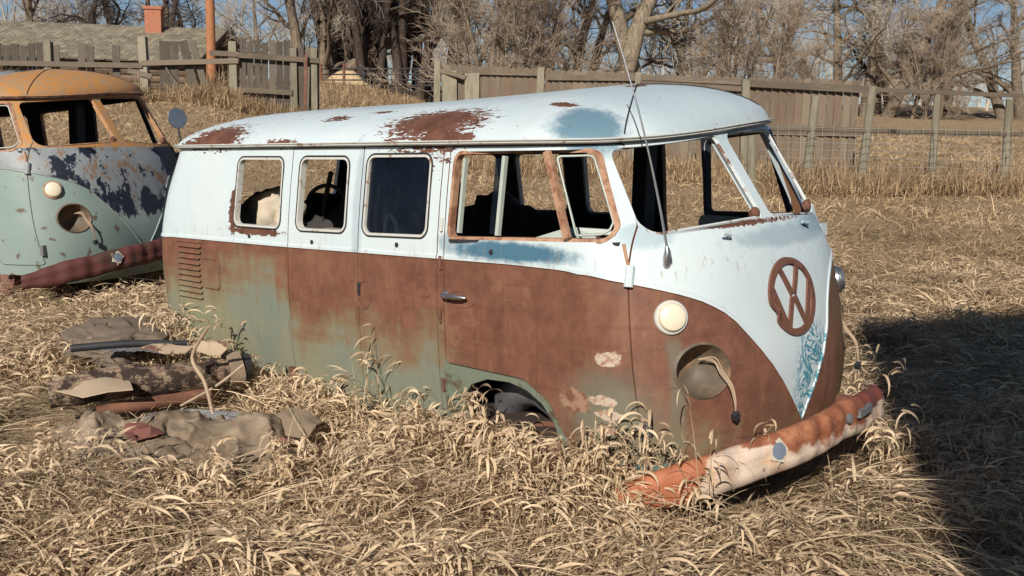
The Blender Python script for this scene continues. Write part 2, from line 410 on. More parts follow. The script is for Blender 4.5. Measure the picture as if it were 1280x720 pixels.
M['chrome'] = plain('dull_chrome', (.45, .45, .46), .32, .9, var=.25, scale=20)
M['darkmetal'] = plain('dark_metal', (.035, .035, .04), .6, .2, var=.5)
M['rust'] = mat_rust('rust')
M['rustdark'] = mat_rust('brown_rust_emblem', (.075, .028, .02), (.17, .065, .038), 20, .7)
M['bumper'] = mat_bumper('peeling_bumper_rust')
M['steel'] = plain('grey_steel', (.20, .205, .215), .5, .4, var=.7, scale=5, bump=.2)
M['bowl'] = mat_mixpaint('headlamp_bowl', (.11, .085, .06), (.30, .17, .09), .58, 6, .6, .12)
M['wire'] = plain('cream_wire', (.55, .49, .38), .6, var=.2); M['stick'] = plain('peeled_wood', (.42, .31, .21), .8, var=.3)
M['bluecap'] = plain('blue_grey_cap', (.16, .20, .26), .6, var=.15)
def glass_mat():
    t = NT('dusty_glass'); t.fin(t.mix(t.ss(t.noise(sc3=(4, 4, 1), scale=5, detail=6), .5, .8), (.010, .014, .024), (.05, .055, .06)), .14, 0, .5); gl = t.t.nodes.new('ShaderNodeBsdfTransparent'); gl.inputs[0].default_value = (.55, .6, .68, 1)
    mx = t.t.nodes.new('ShaderNodeMixShader'); t.put(mx.inputs[0], t.lin(t.noise(scale=6, detail=7, rough=.7), .3, .8, .25, .6))
    t.t.links.new(gl.outputs[0], mx.inputs[1]); t.t.links.new(t.bsdf.outputs[0], mx.inputs[2]); t.t.links.new(mx.outputs[0], t.out.inputs[0]); return t.mat
M['glass'] = glass_mat(); M['stick0'] = plain('peeled_wood', (.42, .31, .21), .8, var=.3)

# ------------------------------------------------------------------ the van's body surface
XF = [(.3, -.035), (.5, .0), (.65, .008), (.8, 0), (1.0, -.045), (1.12, -.07), (1.22, -.105), (1.33, -.17), (1.70, -.475)]
WW = [(.3, .815), (.45, .835), (.65, .855), (.95, .862), (1.15, .855), (1.25, .85), (1.45, .825), (1.70, .785)]
XR = [(.3, -4.0), (.6, -4.06), (1.0, -4.09), (1.15, -4.09), (1.4, -4.03), (1.70, -3.90)]
DF, PF, QF = .46, 2.0, 2.6
DR, PR, QR = .32, 2.3, 3.2
ZG = 1.69
def itp(z, pts): return float(np.interp(z, [p[0] for p in pts], [p[1] for p in pts]))
def smp(z, pts): return sum(itp(z + d, pts) * .25 for d in (-.04, -.02, .02, .04))
def wid(y): return y * (1 + .09 * min(1, max(0, y) / .8) ** 2) if y > 0 else y
def unwid(y):
    if y <= 0: return y
    q = y
    for _ in range(6): q = y / (1 + .09 * min(1, q / .8) ** 2)
    return q
def front_x(y, z, off=0):
    y = unwid(y)
    w = smp(z, WW) + off; t = min(abs(y) / w, 1); return smp(z, XF) + off - DF + DF * (1 - t ** QF) ** (1 / PF)
VL_Y = [(0, .50), (.10, .605), (.20, .722), (.325, .86), (.46, 1.008), (.567, 1.07), (.654, 1.104), (.789, 1.148), (.835, 1.163), (.858, 1.178)]
VL_X = [(-4.2, 1.15), (-2.5, 1.165), (-1.96, 1.174), (-1.34, 1.184), (-.9, 1.190), (-.64, 1.188), (-.46, 1.180), (-.40, 1.178)]
VL_YL = [(0, .50), (.085, .615), (.16, .722), (.225, .80), (.285, .90), (.34, 1.0), (.42, 1.08), (.52, 1.13), (.7, 1.155), (.858, 1.178)]
NFc, NSc, NRc = 44, 60, 22
def columns():
    out = []
    for i in range(NFc + 1): out.append(('F', -1 + 2 * i / NFc))
    for i in range(1, NSc): out.append(('L', i / NSc))
    for i in range(NRc + 1): out.append(('B', 1 - 2 * i / NRc))
    for i in range(1, NSc): out.append(('R', 1 - i / NSc))
    return out
COLS = columns()
def cpt(c, z, off=0.0):
    x, y = cpt0(c, z, off); return (x, wid(y))
def cpt0(c, z, off=0.0):
    k, t = c; w = smp(z, WW) + off; xf = smp(z, XF) + off; xr = smp(z, XR) - off
    if k == 'F':
        a = t * math.pi / 2; return (xf - DF + DF * abs(math.cos(a)) ** (2 / PF), math.copysign(abs(math.sin(a)) ** (2 / QF), t) * w)
    if k == 'B':
        a = t * math.pi / 2; return (xr + DR - DR * abs(math.cos(a)) ** (2 / PR), math.copysign(abs(math.sin(a)) ** (2 / QR), t) * w)
    x = (xf - DF) * (1 - t) + (xr + DR) * t
    return (x, w if k == 'L' else -w)
def vline(c):
    if c[0] == 'F':
        y = cpt0(c, 1.0)[1]; return itp(abs(y), VL_Y if y <= 0 else VL_YL)
    if c[0] == 'B': return 1.15
    v = itp(cpt(c, 1.1)[0], VL_X)
    return v if c[1] > .04 else v
def shell():
    ZB = .39; TH = .028
    prof = []   # (fraction part, offset, zone)
    rows_lo = 16; rows_hi = 20
    def ring_z(j, zv):
        if j < rows_lo: return ZB + (zv - .014 - ZB) * j / rows_lo, 0.0
        j -= rows_lo
        ex = [(-.014, 0), (-.008, .005), (.006, .005), (.012, 0.0)]
        if j < 4: return zv + ex[j][0], ex[j][1]
        j -= 3
        return zv + .012 + (ZG - zv - .012) * j / rows_hi, 0.0
    NRW = rows_lo + 4 + rows_hi
    nc = len(COLS); V = []; F = []; MI = []
    zvs = [vline(c) for c in COLS]
    for j in range(NRW):
        for ci, c in enumerate(COLS):
            z, o = ring_z(j, zvs[ci]); x, y = cpt(c, z, o); V.append((x, y, z))
    for j in range(NRW):
        for ci, c in enumerate(COLS):
            z, o = ring_z(j, zvs[ci]); x, y = cpt(c, z, -TH); V.append((x, y, z))
    def idx(s, j, i): return s * NRW * nc + j * nc + (i % nc)
    for j in range(NRW - 1):
        for i in range(nc):
            F.append((idx(0, j, i), idx(0, j, i + 1), idx(0, j + 1, i + 1), idx(0, j + 1, i))); MI.append(1 if j < rows_lo + 1 else 0)
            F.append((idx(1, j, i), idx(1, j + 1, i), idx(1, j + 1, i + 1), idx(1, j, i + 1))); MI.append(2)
    for i in range(nc):
        F.append((idx(0, 0, i), idx(1, 0, i), idx(1, 0, i + 1), idx(0, 0, i + 1))); MI.append(1)
        j = NRW - 1; F.append((idx(0, j, i), idx(0, j, i + 1), idx(1, j, i + 1), idx(1, j, i))); MI.append(0)
    me = bpy.data.meshes.new('shell'); me.from_pydata(V, [], F)
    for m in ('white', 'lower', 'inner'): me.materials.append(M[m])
    me.polygons.foreach_set('material_index', MI)
    bm = bmesh.new(); bm.from_mesh(me); bmesh.ops.recalc_face_normals(bm, faces=bm.faces); bm.to_mesh(me); bm.free()
    return me
def rrect(pts, r, n=6):
    """rounded polygon from corner list"""
    out = []; N = len(pts)
    rs = r if hasattr(r, '__len__') else [r] * N
    for i in range(N):
        p = Vector(pts[i]); a = Vector(pts[i - 1]) - p; b = Vector(pts[(i + 1) % N]) - p
        rr = rs[i]; a.normalize(); b.normalize()
        ang = a.angle(b); d = rr / math.tan(ang / 2); ce = p + (a + b).normalized() * (rr / math.sin(ang / 2))
        s = p + a * d - ce; e = p + b * d - ce
        for k in range(n + 1):
            t = k / n; v = s.lerp(e, t); v = v.normalized() * rr; out.append(tuple(ce + v))
    return out
def boolean(me_a, me_b, op):
    a = bpy.data.objects.new('a', me_a); b = bpy.data.objects.new('b', me_b); COL.objects.link(a); COL.objects.link(b)
    md = a.modifiers.new('b', 'BOOLEAN'); md.operation = op; md.object = b; md.solver = 'EXACT'
    dg = bpy.context.evaluated_depsgraph_get(); dg.update()
    res = bpy.data.meshes.new_from_object(a.evaluated_get(dg)); bpy.data.objects.remove(a); bpy.data.objects.remove(b)
    return res
def offset_poly(poly, d):
    """grow a polygon by d (ccw or cw), mitred"""
    N = len(poly); area = sum(poly[i][0] * poly[(i + 1) % N][1] - poly[(i + 1) % N][0] * poly[i][1] for i in range(N))
    s = 1 if area > 0 else -1; out = []
    for i in range(N):
        p = Vector(poly[i]); e1 = (p - Vector(poly[i - 1])); e2 = Vector(poly[(i + 1) % N]) - p
        if e1.length < 1e-7 or e2.length < 1e-7: out.append(tuple(p)); continue
        e1.normalize(); e2.normalize(); n1 = Vector((e1.y, -e1.x)) * s; n2 = Vector((e2.y, -e2.x)) * s
        n = n1 + n2
        if n.length < 1e-6: n = n1
        n.normalize(); out.append(tuple(p + n * (d / max(.5, n.dot(n1)))))
    return out
# windows on the sides (x,z)
W1 = rrect([(-1.885, 1.252), (-1.425, 1.264), (-1.428, 1.640), (-1.885, 1.638)], .05)
W2 = rrect([(-2.43, 1.248), (-2.015, 1.256), (-2.022, 1.628), (-2.43, 1.628)], .05)
W3 = rrect([(-3.025, 1.245), (-2.575, 1.247), (-2.578, 1.626), (-3.015, 1.626)], .05)
WD = rrect([(-1.288, 1.266), (-.385, 1.30), (-.60, 1.655), (-1.283, 1.650)], [.04, .05, .07, .05])
WSR = rrect([(-.705, 1.318), (-.035, 1.352), (-.035, 1.668), (-.615, 1.655)], [.05, .03, .03, .06])
def mirror(p): return [(-a, b) for a, b in p][::-1]
def circ(cy, cz, r, n=32): return [(cy + r * math.cos(2 * math.pi * k / n), cz + r * math.sin(2 * math.pi * k / n)) for k in range(n)]
ARCH_F = [(-1.19, .30), (-1.19, .58), (-1.15, .63), (-1.05, .668), (-.92, .675), (-.82, .655), (-.74, .61), (-.68, .54), (-.655, .46), (-.65, .30)]
ARCH_R = [(-3.62, .30)] + [(-3.26 + .36 * math.cos(math.pi - a), .30 + .215 * math.sin(a)) for a in np.linspace(.15, math.pi - .15, 12)] + [(-2.90, .30)]
DOOR_F = rrect([(-1.305, .705), (-.84, .700), (-.70, .625), (-.635, .50), (-.60, .465), (-.262, .465), (-.372, 1.36), (-.545, 1.675), (-1.315, 1.672)], [.02, .12, .12, .03, .01, .02, .03, .05, .03], 4)
DOOR_C1 = rrect([(-1.915, .40 + .02), (-1.352, .40 + .02), (-1.356, 1.675), (-1.918, 1.675)], .012, 3)
DOOR_C2 = rrect([(-2.500, .40 + .02), (-1.915, .40 + .02), (-1.918, 1.675), (-2.500, 1.672)], .012, 3)
def build_body_meshes():
    S = shell()
    c = MB()
    for p in (W1, W2, W3, WD):
        c.prism(p, -1.1, -.6, 0); c.prism(p, .6, 1.1, 0)
    c2 = MB(); c2.prism(WSR, -.75, .3, 0, 'x'); c2.prism(mirror(WSR), -.75, .3, 0, 'x'); c2.prism(rrect([(-.60, 1.30), (.60, 1.30), (.56, 1.63), (-.56, 1.63)], .07), -4.3, -3.7, 0, 'x')
    c.prism(ARCH_F, -1.1, -.5, 1); c.prism(ARCH_F, .5, 1.1, 1); c.prism(ARCH_R, -1.1, -.5, 1)
    c.prism(circ(-.612, .80, .103), -.5, .3, 1, 'x'); c.prism(circ(.612, .80, .103), -.5, .3, 1, 'x')
    for k in range(10):   # cooling louvre slots
        z = 1.10 - .0335 * k; x0, x1 = -3.628 - .002 * k, -3.375
        if 2 <= k <= 6: x1 = -3.385
        c.prism([(x0, z - .007), (x1, z - .007), (x1, z + .005), (x0, z + .005)], -1.0, -.7, 1)
    S1 = boolean(S, c.mesh('cut', [M['white'], M['lower'], M['inner']]), 'DIFFERENCE')
    S1 = boolean(S1, c2.mesh('cut', [M['white'], M['lower'], M['inner']]), 'DIFFERENCE')
    print('S', len(S.polygons), len(S1.polygons))
    parts = {}
    def pris(poly, off, left=False):
        q = MB(); q.prism(offset_poly(poly, off), *( (.55, 1.1) if left else (-1.1, -.55)), 1); return q
    for nm, poly, lf in (('front_door', DOOR_F, False), ('cargo_door', DOOR_C1, False), ('cargo_door_rear', DOOR_C2, False), ('front_door_left', DOOR_F, True)):
        parts[nm] = boolean(S1, pris(poly, -.0028, lf).mesh('p', [M['white'], M['lower'], M['inner']]), 'INTERSECT')
    cut = MB()
    CU = rrect([(-2.500, .42), (-1.352, .42), (-1.356, 1.675), (-2.500, 1.672)], .012, 3)
    cut.prism(offset_poly(DOOR_F, .0028), -1.1, -.55, 1); cut.prism(offset_poly(CU, .0028), -1.1, -.55, 1); cut.prism(offset_poly(DOOR_F, .0028), .55, 1.1, 1)
    parts['body'] = boolean(S1, cut.mesh('p2', [M['white'], M['lower'], M['inner']]), 'DIFFERENCE')
    parts['body'].materials[1] = M['lowerbody']
    for me in parts.values():
        me.polygons.foreach_set('use_smooth', [True] * len(me.polygons)); me.set_sharp_from_angle(angle=math.radians(32))
    return parts
def side_pt(x, z, off=0.0, side=-1):
    """point on the flank at x,z ; follows the rounded front corner"""
    w = smp(z, WW); xf = smp(z, XF)
    if x > xf - DF:
        k = max(0.0, min(1.0, (x - xf + DF) / DF)); y = w * (1 - k ** PF) ** (1 / QF)
    else: y = w
    return (x, side * (y + off), z) if side < 0 else (x, wid(y) + off, z)

def roof_mesh():
    mb = MB(); H = .225; nT = 16; nc = len(COLS)
    xs = [cpt(c, ZG, .018) for c in COLS]; xc = -2.2; w0 = .80
    def pt(c, t, inner):
        x, y = cpt(c, ZG, .018)
        s = 1 - t; kx = .40
        # front and rear taper a little differently
        X = xc + (x - xc) * (1 - t * (.36 if x > xc else .40)); Yy = y * s
        h = H * (1 - s ** 2.35) ** .62
        z = ZG - .004 + h - (.02 if inner else 0)
        if inner: X = xc + (X - xc) * .99; Yy *= .97
        lon = 1 - .16 * max(0, (xc - X) / 1.9) ** 2 - .02 * max(0, (X - xc) / 1.8) ** 2
        return (X, Yy, ZG - .004 + (z - ZG + .004) * lon)
    V = []; F = []; mi = []
    ts = [1 - math.cos(math.pi / 2 * i / nT) for i in range(nT + 1)]
    for inner in (0, 1):
        for t in ts:
            for c in COLS: V.append(pt(c, min(t, .9999), inner))
    R = nT + 1
    idx = lambda s, j, i: s * R * nc + j * nc + (i % nc)
    for j in range(nT):
        for i in range(nc):
            F.append((idx(0, j, i), idx(0, j, i + 1), idx(0, j + 1, i + 1), idx(0, j + 1, i))); mi.append(0)
            F.append((idx(1, j, i), idx(1, j + 1, i), idx(1, j + 1, i + 1), idx(1, j, i + 1))); mi.append(1)
    for i in range(nc): F.append((idx(0, 0, i), idx(1, 0, i), idx(1, 0, i + 1), idx(0, 0, i + 1))); mi.append(1)
    me = bpy.data.meshes.new('roof'); me.from_pydata(V, [], F)
    me.materials.append(M['white']); me.materials.append(M['inner']); me.polygons.foreach_set('material_index', mi)
    bm = bmesh.new(); bm.from_mesh(me); bmesh.ops.remove_doubles(bm, verts=bm.verts, dist=.0006); bmesh.ops.recalc_face_normals(bm, faces=bm.faces); bm.to_mesh(me); bm.free()
    me.polygons.foreach_set('use_smooth', [True] * len(me.polygons)); me.set_sharp_from_angle(angle=math.radians(40))
    return me, pt
def ring_strip(name, poly, wid, thick, mat, parent, side=-1, out=.004, dep=None):
    """flat band following a window edge on the flank; wid inward"""
    inner = offset_poly(poly, -wid); n = len(poly); mb = MB(); vs = []
    d = dep if dep is not None else .03
    for (x, z) in poly: vs.append(side_pt(x, z, out, side))
    for (x, z) in inner: vs.append(side_pt(x, z, out, side))
    for (x, z) in poly: vs.append(side_pt(x, z, -d, side))
    for (x, z) in inner: vs.append(side_pt(x, z, -d, side))
    fs = []
    for i in range(n):
        j = (i + 1) % n
        fs += [(i, j, n + j, n + i), (n + i, n + j, 3 * n + j, 3 * n + i), (2 * n + j, 2 * n + i, 3 * n + i, 3 * n + j), (j, i, 2 * n + i, 2 * n + j)]
    mb.add(vs, fs); return mb.obj(name, mat, parent, True, 40)
def band(name, poly, r, mat, parent, side=-1, off=0.0, n=6):
    mb = MB(); mb.tube([side_pt(x, z, off, side) for x, z in poly], r, n, True); return mb.obj(name, mat, parent, True, 60)

def build_van():
    P = build_body_meshes()
    van = empty('microbus'); L = {}
    van.matrix_world = QW.to_4x4()
    body = link('body', P['body'], van)
    rm, rpt = roof_mesh(); roof = link('roof', rm, van)
    # rain gutter
    g = MB(); pts = [(*cpt(c, ZG, .020), ZG - .004) for c in COLS]
    g.tube(pts, .011, 6, True, flat=.8); g.tube([(*cpt(c, ZG, .031), ZG + .006) for c in COLS], .004, 5, True)
    g.obj('gutter', M['trimwhite'], roof, True, 60)
    h = MB(); h.tube([(*cpt(c, ZG, -.012), ZG - .016) for c in COLS if c[0] == 'F'], .010, 5); h.obj('shaded_header', M['darkmetal'], roof)  # strip coloured near-black for the shade under the roof's front edge
    # roof cap seam across the front
    s = MB(); line = []
    from mathutils.bvhtree import BVHTree
    bv = BVHTree.FromPolygons([v.co for v in rm.vertices], [p.vertices for p in rm.polygons])
    for i in range(81):
        y = -.808 * math.cos(math.pi * i / 80 * .72)
        best = None
        t = 1 - abs(y) / (smp(ZG, WW) + .018)
        x = -.44 - .46 * max(0, 1 - abs(y) / .80) ** 1.25
        hh = .225 * (1 - (1 - t) ** 2.35) ** .62
        hit = bv.ray_cast(Vector((x, y, 2.5)), Vector((0, 0, -1)))[0]
        if hit is not None and hit.z > ZG - .02: line.append((hit.x, hit.y, hit.z + .0015))
    s.tube([Vector(p) for p in line], .0035, 6); s.obj('roof_seam', M['darkmetal'], roof, True)
    fd = link('front_door', P['front_door'], van); fdl = link('front_door', P['front_door_left'], van)
    hg = Vector((-.37, .88, 0)); fdl.matrix_local = Matrix.Translation(hg) @ Matrix.Rotation(math.radians(-20), 4, 'Z') @ Matrix.Translation(-hg)
    c1 = link('cargo_door', P['cargo_door'], van); c2 = link('cargo_door', P['cargo_door_rear'], van)
    # window trims
    for par, w, sd in ((c1, W1, -1), (c2, W2, -1), (body, W3, -1), (body, W1, 1), (body, W2, 1), (body, W3, 1)):
        f = ring_strip('window_frame', offset_poly(w, -.002), .011, .01, M['trimwhite'], par, sd, .003)
        band('seal', offset_poly(w, .003), .0045, M['rubber'], f, sd, .001)
    gl = MB(); ww = offset_poly(W1, -.012); gl.add([side_pt(x, z, -.012) for x, z in ww] + [side_pt(x, z, -.016) for x, z in ww], [tuple(range(len(ww))), tuple(range(2 * len(ww) - 1, len(ww) - 1, -1))])
    gl.obj('window_glass', M['glass'], c1)
    # front door glazing frame: rusty surround, slanted divider, quarter-light ring, sliding pane bars
    for par, sd in ((fd, -1), (fdl, 1)):
        fr = ring_strip('window_frame', offset_poly(WD, .004), .016, .01, M['frame'] if sd < 0 else M['inner'], par, sd, .005)
        b = MB(); b.bar(side_pt(-.775, 1.648, -.006, sd), side_pt(-.612, 1.305, -.006, sd), .020, .030, up=(1, 0, .45)); b.obj('divider', M['frame'] if sd < 0 else M['inner'], par)
        if sd < 0:
            q = rrect([(-.575, 1.318), (-.425, 1.330), (-.612, 1.630), (-.735, 1.628)], [.01, .035, .03, .01], 4)
            band('quarter_light_frame', q, .0055, M['palebar'], par, sd, -.014)
            b = MB(); b.bar(side_pt(-1.0, 1.63, -.02), side_pt(-1.005, 1.295, -.02), .02, .018, up=(1, 0, 0)); b.obj('window_bar', M['palebar'], par)
            b = MB(); b.bar(side_pt(-1.235, 1.62, -.02), side_pt(-1.238, 1.295, -.02), .02, .014, up=(1, 0, 0)); b.obj('window_bar', M['palebar'], par)
            g3 = MB(); pg = [(-1.06, 1.30), (-1.01, 1.30), (-1.01, 1.62), (-1.06, 1.62)]
            g3.add([side_pt(x, z, -.024) for x, z in pg] + [side_pt(x, z, -.028) for x, z in pg], [(0, 1, 2, 3), (7, 6, 5, 4)]); g3.obj('window_glass', M['glass'], par)
            b = MB(); b.bar(side_pt(-1.27, 1.262, .004), side_pt(-.40, 1.292, .004), .02, .012); b.obj('window_sill', M['darkmetal'], par)
    # door handle
    hd = MB(); hd.tube([side_pt(-1.300, 1.018, .012), side_pt(-1.285, 1.018, .028), side_pt(-1.27, 1.019, .034), side_pt(-1.22, 1.021, .036), side_pt(-1.17, 1.021, .032), side_pt(-1.145, 1.020, .026)], [.014, .016, .013, .017, .015, .006], 10, flat=.75)
    hd.lathe([(.02, 0), (.02, .010), (.012, .014)], side_pt(-1.29, 1.018, 0), (0, -1, 0), 14)
    hd.obj('door_handle', M['chrome'], fd, True)
    ov = MB(); ov.tube([side_pt(-1.20 + .085 * math.cos(a), 1.005 + .036 * math.sin(a), .0005) for a in np.linspace(0, 2 * math.pi, 28, endpoint=False)], .0025, 4, True); ov.obj('handle_recess', M['rustdark'], fd)
    # pressed ovals, lock on the cargo doors
    ov = MB(); ov.tube([side_pt(-1.868 + .062 * math.cos(a) * (1.0 + .15 * math.sin(a)), .962 + .068 * math.sin(a) + .012 * math.cos(a), .0005) for a in np.linspace(0, 2 * math.pi, 28, endpoint=False)], .0028, 4, True)
    ov.obj('handle_recess', M['rustdark'], c1)
    lk = MB(); lk.lathe([(.012, 0), (.012, .006), (.006, .008)], side_pt(-1.905, 1.012, 0), (0, -1, 0), 10); lk.box(side_pt(-1.905, .985, .004), (.014, .01, .05)); lk.obj('lock', M['darkmetal'], c1)
    ov = MB(); ov.tube([side_pt(-1.445 + .052 * math.cos(a), 1.018 + .026 * math.sin(a), .0005) for a in np.linspace(0, 2 * math.pi, 24, endpoint=False)], .0025, 4, True); ov.obj('patch_plate', M['rustdark'], c1)
    for (x, z, par) in ((-1.328, 1.33, body), (-1.328, 1.16, body), (-1.328, .60, body), (-1.328, .92, body)):
        b = MB(); b.tube([side_pt(x, z - .03, .006), side_pt(x, z + .03, .006)], .008, 8); b.obj('hinge', M['trimwhite'] if z > 1.2 else M['rustdark'], par)
    for (x, z) in ((-2.865, 1.195), (-2.29, 1.195), (-1.02, 1.225), (-1.63, 1.22)):
        b = MB(); b.lathe([(.013, 0), (.012, .003), (.004, .004)], side_pt(x, z, 0), (0, -1, 0), 10); b.obj('bolt', M['darkmetal'], body)
    # front hinge of the door with torn trim
    b = MB(); b.tube([side_pt(-.345, 1.21, .010), side_pt(-.338, 1.13, .012)], [.019, .019], 10); b.obj('hinge', M['white'], body, True)
    b = MB(); b.tube([side_pt(-.385, 1.29, .006), side_pt(-.368, 1.25, .008), side_pt(-.352, 1.21, .006)], .008, 6); b.obj('hinge_strap', M['frame'], body)
    b = MB(); b.box(side_pt(-.255, .575, .012), (.03, .03, .075)); b.obj('hinge', M['steel'], body)
    # fuel flap
    fl = MB(); fp = rrect([(-3.355, .87), (-3.185, .87), (-3.185, 1.035), (-3.355, 1.035)], .025, 4)
    fl.add([side_pt(x, z, .004) for x, z in fp] + [side_pt(x, z, -.004) for x, z in fp], [tuple(range(len(fp)))[::-1], tuple(range(len(fp), 2 * len(fp)))] + [(i, (i + 1) % len(fp), len(fp) + (i + 1) % len(fp), len(fp) + i) for i in range(len(fp))])
    flo = fl.obj('fuel_flap', M['lower'], body)
    fe = MB(); fe.tube([side_pt(x, z, .003) for x, z in offset_poly(fp, .004)], .0035, 4, True); fe.obj('flap_edge', M['rustdark'], flo)
    # louvre blades
    lv = MB()
    for k in range(10):
        z = 1.10 - .0335 * k; x0, x1 = -3.628 - .002 * k, (-3.385 if 2 <= k <= 6 else -3.375)
        a = [side_pt(x0, z + .013, .001), side_pt(x1, z + .013, .001), side_pt(x1, z - .002, .016), side_pt(x0, z - .002, .016), side_pt(x0, z + .006, -.006), side_pt(x1, z + .006, -.006)]
        lv.add(a, [(0, 1, 2, 3), (3, 2, 5, 4), (0, 3, 4), (1, 5, 2)])
    lv.tube([side_pt(-3.66, .74, .002), side_pt(-3.655, 1.13, .002)], .004, 5); lv.tube([side_pt(-3.655, 1.125, .002), side_pt(-3.36, 1.128, .002)], .004, 5)
    lv.obj('air_louvres', M['lower'], body)
    # indicators
    for sd in (-1, 1):
        y0, z0 = .700 * sd, 1.012
        x0 = front_x(y0, z0); nrm = Vector((1, -(front_x(y0 + .01, z0) - front_x(y0 - .01, z0)) / .02, .25)).normalized()
        b = MB(); b.lathe([(.068, -.01), (.067, .008), (.062, .014), (.056, .014)], (x0, y0, z0), nrm, 32); o = b.obj('indicator', M['trimwhite'] if sd < 0 else M['chrome'], body, True)
        b = MB(); b.lathe([(.057, .010), (.056, .020), (.05, .030), (.036, .036), (.018, .039), (.0001, .040)], (x0, y0, z0), nrm, 32); b.obj('lens', M['cream'] if sd < 0 else M['chrome'], o, True)
        b = MB()
        if sd < 0:
            q = Vector((0, 0, 1)).rotation_difference(nrm)
            b.lathe([(.004, .026), (.004, .034), (.0001, .035)], Vector((x0, y0, z0)) + Vector((-.022, -.028, -.006)), nrm, 8); b.obj('screw', M['darkmetal'], o)
        # lamp bowl
        y1, z1 = .612 * sd, .80; xr = front_x(y1, z1)
        b = MB()
        rim = []
        n = 36; V = []
        for (rr, hh) in ((.112, .002), (.104, .008), (.101, -.01), (.098, -.05), (.090, -.085), (.07, -.105), (.04, -.115), (.0001, -.118)):
            for k in range(n):
                a = 2 * math.pi * k / n; yy = y1 + rr * math.cos(a); zz = z1 + rr * math.sin(a)
                xs = front_x(y1 + .104 * math.cos(a), z1 + .104 * math.sin(a)) if hh > -.02 else None
                xb = front_x(y1, z1)
                mixk = max(0, min(1, 1 + hh / .09))
                xe = front_x(y1 + rr * math.cos(a), zz)
                V.append(((xe * mixk + xb * (1 - mixk)) + hh, yy, zz))
        F = []
        for i in range(7):
            for k in range(n):
                l = (k + 1) % n; F.append((i * n + k, i * n + l, (i + 1) * n + l, (i + 1) * n + k))
        b.add(V, F); bo = b.obj('headlight_bowl', M['bowl'], body, True, 50)
        for q in range(3):
            b = MB(); a0 = random.uniform(-.01, .01)
            xx = front_x(y1 + .06, z1)
            xb_ = xb; y1_ = y1 if sd < 0 else y1 - .07; xo = 0 if sd < 0 else -.02
            pp = [(xb + xo - .06, y1_ + .055 + a0, z1 + .03), (xb + xo + .0, y1_ + .07 + a0, z1 + .025 + .008 * q), (xb + xo + .03, y1_ + .06 + .012 * q, z1 - .01), (xb + xo + .075, y1_ + .062 + .01 * q, z1 - .06), (xb + xo + .085, y1_ + .08 + .006 * q, z1 - .12), (xb + xo + .082, y1_ + .098, z1 - .165)]
            b.tube(smooth_path(pp, 4), .0028, 5); b.obj('wire', M['stick'], bo)
        b = MB(); b.box((xb + .082 + xo, y1_ + .10, z1 - .185), (.022, .028, .03), Matrix.Rotation(.5, 3, 'X')); b.obj('plug', M['darkmetal'], bo)
    # emblem
    em = MB(); cy, cz, R0 = -.02, 1.030, .162
    def E(u, v, h): y = cy + u * R0 * 1.22; z = cz + v * R0; return (front_x(y, z) + h, y, z)
    def strip(a, b, w, taper=None):
        n = 6; a = Vector(a); b = Vector(b); d = (b - a).normalized(); nn = Vector((-d.y, d.x)) * w / 2; vs = []
        for i in range(n + 1):
            p = a.lerp(b, i / n)
            for s_, h in ((1, .001), (1, .009), (-1, .009), (-1, .001)):
                q = p + nn * s_; 
                L_ = q.length
                vs.append(E(q.x, q.y, h))
        fs = [(0, 1, 2, 3), (n * 4 + 3, n * 4 + 2, n * 4 + 1, n * 4)]
        for i in range(n):
            for k in range(4): l = (k + 1) % 4; fs.append((i * 4 + k, (i + 1) * 4 + k, (i + 1) * 4 + l, i * 4 + l))
        em.add(vs, fs)
    n = 64; vs = []
    for i in range(n):
        a = 2 * math.pi * i / n
        dent = .10 * math.exp(-((a - math.radians(200)) / .16) ** 2)
        for rr, h in ((1.0 - dent, .001), (1.0 - dent, .010), (.83 - dent * .6, .010), (.83 - dent * .6, .001)):
            vs.append(E(rr * math.cos(a), rr * math.sin(a), h + dent * .12))
    em.add(vs, [(i * 4 + k, ((i + 1) % n) * 4 + k, ((i + 1) % n) * 4 + (k + 1) % 4, i * 4 + (k + 1) % 4) for i in range(n) for k in range(4)])
    for s_ in (-1, 1):
        strip((s_ * .42, .83), (s_ * .05, .07), .15); strip((s_ * .84, .34), (s_ * .40, -.80), .15); strip((s_ * .40, -.80), (s_ * .05, -.01), .15)
    em.obj('emblem', M['rustdark'], body)
    # aerial
    an = MB(); b0 = Vector((front_x(-.675, 1.235) + .008, -.675, 1.235)); tip = Vector((-.305, -.86, 2.36))
    tip = Vector((-.42, -.80, 2.13))
    b1 = b0 + Vector((.012, -.006, .05))
    pp = [b1.lerp(tip, t) + Vector((.05, -.01, 0)) * (4 * t * (1 - t)) * .5 for t in np.linspace(0, 1, 14)]
    an.tube(pp, [.0052 - .003 * i / 13 for i in range(14)], 6)
    ao = an.obj('aerial', M['chrome'], body, True)
    b = MB(); b.tube([b0 + Vector((0, 0, -.045)), b0 + Vector((.006, 0, -.03)), b0 + Vector((.012, 0, 0)), b0 + Vector((.014, -.003, .03)), b1], [.004, .014, .019, .013, .006], 10); b.obj('aerial_base', M['chrome'], ao, True)
    # mirror bracket on the far hinge
    b = MB(); b.box(side_pt(-.36, 1.235, .035, 1), (.05, .07, .06)); b.bar(side_pt(-.36, 1.35, .012, 1), side_pt(-.34, 1.16, .016, 1), .022, .02); b.obj('mirror_bracket', M['white'], body)
